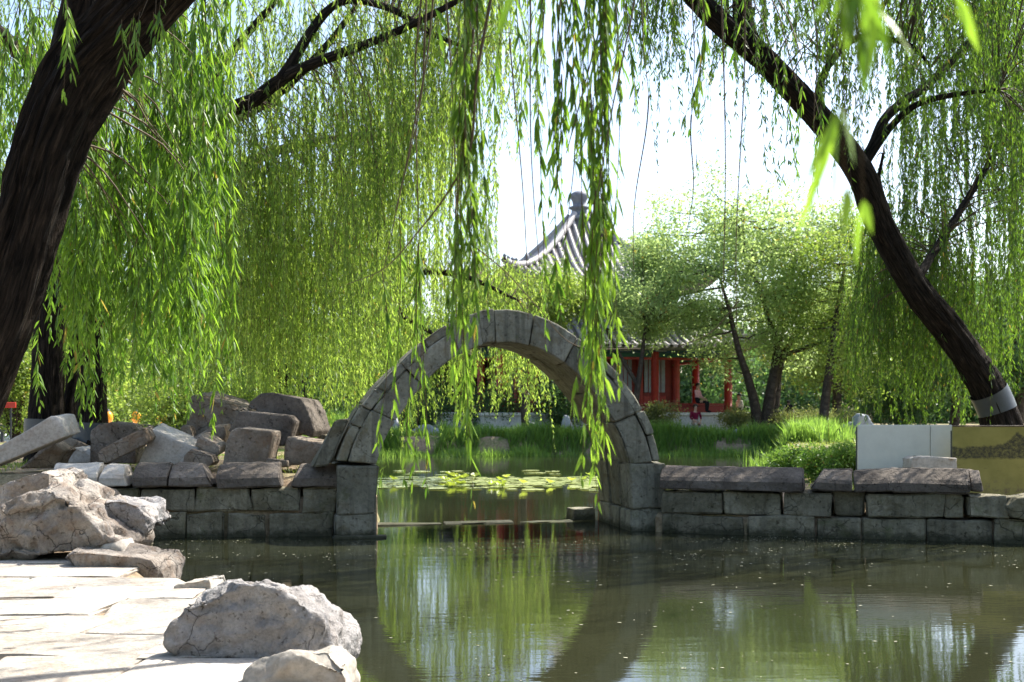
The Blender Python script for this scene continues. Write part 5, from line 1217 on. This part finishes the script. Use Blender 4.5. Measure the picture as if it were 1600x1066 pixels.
# ================================================================== PEOPLE
def person(label, base, yaw, pose, cloth, group='visitors around the pond', backpack=False, scale=1.0):
    """one skinned body grown from a posed skeleton; hair and bag are its children"""
    J = dict(pel=(0, 0, .95), chest=(0, .01, 1.25), neck=(0, .01, 1.45), head=(0, -.01, 1.58), crown=(0, .0, 1.68), nose=(0, -.105, 1.575))
    for s, n_ in ((-1, 'l'), (1, 'r')):
        J['sh' + n_] = (s * .18, .01, 1.40); J['el' + n_] = (s * .23, .03, 1.12); J['wr' + n_] = (s * .24, -.05, .87)
        J['hip' + n_] = (s * .10, 0, .90); J['kn' + n_] = (s * .11, -.02, .50); J['an' + n_] = (s * .11, .03, .09); J['toe' + n_] = (s * .12, -.14, .04)
    J.update(pose)
    for s, n_ in ((-1, 'l'), (1, 'r')):
        wv_ = Vector(J['wr' + n_]); d = (wv_ - Vector(J['el' + n_])).normalized(); J['pm' + n_] = tuple(wv_ + d * .07)
        for k in range(4): J['f%d%s' % (k, n_)] = tuple(wv_ + d * (.16 - .012 * abs(k - 1)) + Vector((0, (k - 1.5) * .022, 0)))
        J['th' + n_] = tuple(wv_ + d * .08 + Vector((-s * .01, -.05, 0)))
    E = [('pel', 'chest'), ('chest', 'neck'), ('neck', 'head'), ('head', 'crown'), ('head', 'nose')]
    for n_ in 'lr':
        E += [('chest', 'sh' + n_), ('sh' + n_, 'el' + n_), ('el' + n_, 'wr' + n_), ('wr' + n_, 'pm' + n_), ('wr' + n_, 'th' + n_), ('pel', 'hip' + n_), ('hip' + n_, 'kn' + n_), ('kn' + n_, 'an' + n_), ('an' + n_, 'toe' + n_)] + [('pm' + n_, 'f%d%s' % (k, n_)) for k in range(4)]
    rad = dict(pel=.135, chest=.145, neck=.055, head=.092, crown=.07, nose=.015)
    for n_ in 'lr':
        rad.update({'sh' + n_: .065, 'el' + n_: .045, 'wr' + n_: .03, 'pm' + n_: .032, 'th' + n_: .010, 'hip' + n_: .095, 'kn' + n_: .062, 'an' + n_: .042, 'toe' + n_: .038}); rad.update({'f%d%s' % (k, n_): .009 for k in range(4)})
    names = list(J); me = bpy.data.meshes.new('sk'); me.from_pydata([J[n_] for n_ in names], [(names.index(a), names.index(b)) for a, b in E], [])
    ob = bpy.data.objects.new('sk', me); COL.objects.link(ob); ob.modifiers.new('s', 'SKIN'); sv = me.skin_vertices[0].data
    for i, n_ in enumerate(names): sv[i].radius = (rad[n_], rad[n_] * (.72 if n_ in ('pel', 'chest') else 1)); sv[i].use_root = (n_ == 'pel')
    ob.modifiers.new('d', 'SUBSURF').levels = 1
    dg = bpy.context.evaluated_depsgraph_get(); bm_ = bpy.data.meshes.new_from_object(ob.evaluated_get(dg)); bpy.data.objects.remove(ob)
    T = Matrix.Translation(base) @ Matrix.Rotation(yaw, 4, 'Z') @ Matrix.Scale(scale, 4); bm_.transform(T)
    reg = {}
    for n_ in names:
        reg[n_] = 0 if n_[:2] in ('he', 'cr', 'no', 'ne', 'wr', 'pm', 'th') or n_[0] == 'f' else (2 if n_[:2] in ('hi', 'kn', 'an', 'pe') else (3 if n_[:2] == 'to' else 1))
    KP = np.array([(T @ Vector(J[n_]))[:] for n_ in names]); Rr = np.array([rad[n_] for n_ in names]); o = link_mesh('person', bm_, [M['skin'], M['cloth_' + cloth[0]], M['cloth_' + cloth[1]], M['cloth_black']])
    for pl in o.data.polygons:
        pl.material_index = reg[names[int(np.argmin(np.linalg.norm(KP - np.array(pl.center[:]), axis=1) - Rr * 0.5))]]
    hd = T @ (Vector(J['head']) + Vector((0, .02, .045))); U, Fi = ico(2); V = U * np.array([.105, .115, .105]) * scale; V = V[:] + np.array(hd[:])
    keep = [f for f in Fi if U[f].mean(axis=0)[2] > -0.15 - 0.5 * (U[f].mean(axis=0) @ np.array([-math.sin(yaw), math.cos(yaw), 0]))]
    link_mesh('hair', mesh_np('hair', V, np.array(keep)), M['hair'], o)
    if backpack: bp = T @ (Vector(J['chest']) + Vector((0, .17, .0))); box('backpack', M['cloth_black'], bp, (.30, .16, .42), o, yaw, 0.04)
    tag(o, label, 'person', group); return o
sit = dict(pel=(0, .05, .52), chest=(0, .06, .82), neck=(0, .04, 1.03), head=(0, .01, 1.16), crown=(0, .02, 1.26), nose=(0, -.095, 1.155), shl=(-.18, .05, .98), shr=(.18, .05, .98), ell=(-.22, -.02, .72), elr=(.22, -.02, .72),
           wrl=(-.12, -.25, .62), wrr=(.12, -.25, .62), hipl=(-.10, 0, .50), hipr=(.10, 0, .50), knl=(-.12, -.42, .50), knr=(.12, -.42, .47), anl=(-.12, -.42, .09), anr=(.12, -.38, .09), toel=(-.12, -.58, .04), toer=(.12, -.54, .04))
walk = dict(knl=(-.11, -.20, .52), anl=(-.11, -.30, .10), toel=(-.11, -.46, .07), knr=(.11, .06, .50), anr=(.11, .30, .13), toer=(.11, .17, .05), ell=(-.24, .12, 1.13), wrl=(-.24, .10, .88), elr=(.24, -.05, 1.12), wrr=(.24, -.22, .92))
pp = P(1090, 640, 49.2); person('person in a pink top and dark trousers perched on the pavilion bench rail', Vector((pp.x, 49.0, FL + 0.08)), R(55), sit, ('pink', 'black'))
pp = P(1087, 675, 46.4); person('person in maroon sitting on a stone below the terrace', Vector((pp.x, 46.4, 0.62)), R(10), sit, ('maroon', 'khaki'))
st_ = hull_rock('rock', M['bluerock'], [(pp.x + sx * .3, 46.5 + sy * .25, z_) for sx in (-1, 1) for sy in (-1, 1) for z_ in (.55, 1.06)], 4, 0.03, 3, 3); tag(st_, 'squat stone used as a seat by the visitor in maroon', 'rock', FB)
pp = P(1155, 660, 50.5); person('standing person in a cream top and black trousers by the forked tree', Vector((pp.x, 50.5, 0.70)), R(-70), {}, ('cream', 'black'))
pp = P(1206, 675, 49.5); person('person in a light blue shirt strolling behind the hedge', Vector((pp.x, 49.5, 0.66)), R(60), walk, ('lightblue', 'khaki'), scale=0.84)
pp = P(1232, 675, 49.0); person('person in a pale pink shirt carrying a dark backpack', Vector((pp.x, 49.0, 0.66)), R(180), walk, ('palepink', 'khaki'), backpack=True, scale=0.84)
pp = P(268, 680, 35.0); person('person in a white top walking past beyond the railing', Vector((pp.x, 35.0, 0.825)), R(-85), walk, ('white', 'black'))

# ================================================================== unseen trees round the viewpoint, added to shade the stone facing the camera
for k, (x_, y_, r_) in enumerate(((-7.5, -3.5, 3.2), (-1.5, -8.0, 3.4), (4.5, -6.0, 3.4), (10.5, -1.5, 3.2), (-10.5, 3.0, 2.8), (13.5, 6.5, 2.6))):
    zb = float(height(np.array(float(x_)), np.array(float(y_)))); zb = max(zb, -0.2)
    broad_tree('broadleaf_tree', ('unseen shade tree at the path start', 'unseen shade tree straight behind the viewpoint', 'unseen shade tree on the bank behind the water', 'unseen shade tree leaning to the open pond', 'unseen shade tree past the huge willow', 'unseen shade tree opposite the picture board')[k], 800 + k, (x_, y_, zb),
        [([(x_, y_, zb - .3), (x_ + .1, y_, 2), (x_ - .1, y_ + .2, 4), (x_, y_, 6.5)], (0.3, 0.24, 0.18, 0.06))], (x_, y_, 5.2), (r_, r_, 2.8), 40, 1.05, 16000, 0.24, 0.11, M['leaf_deep'], 'unseen shade trees round the viewpoint')
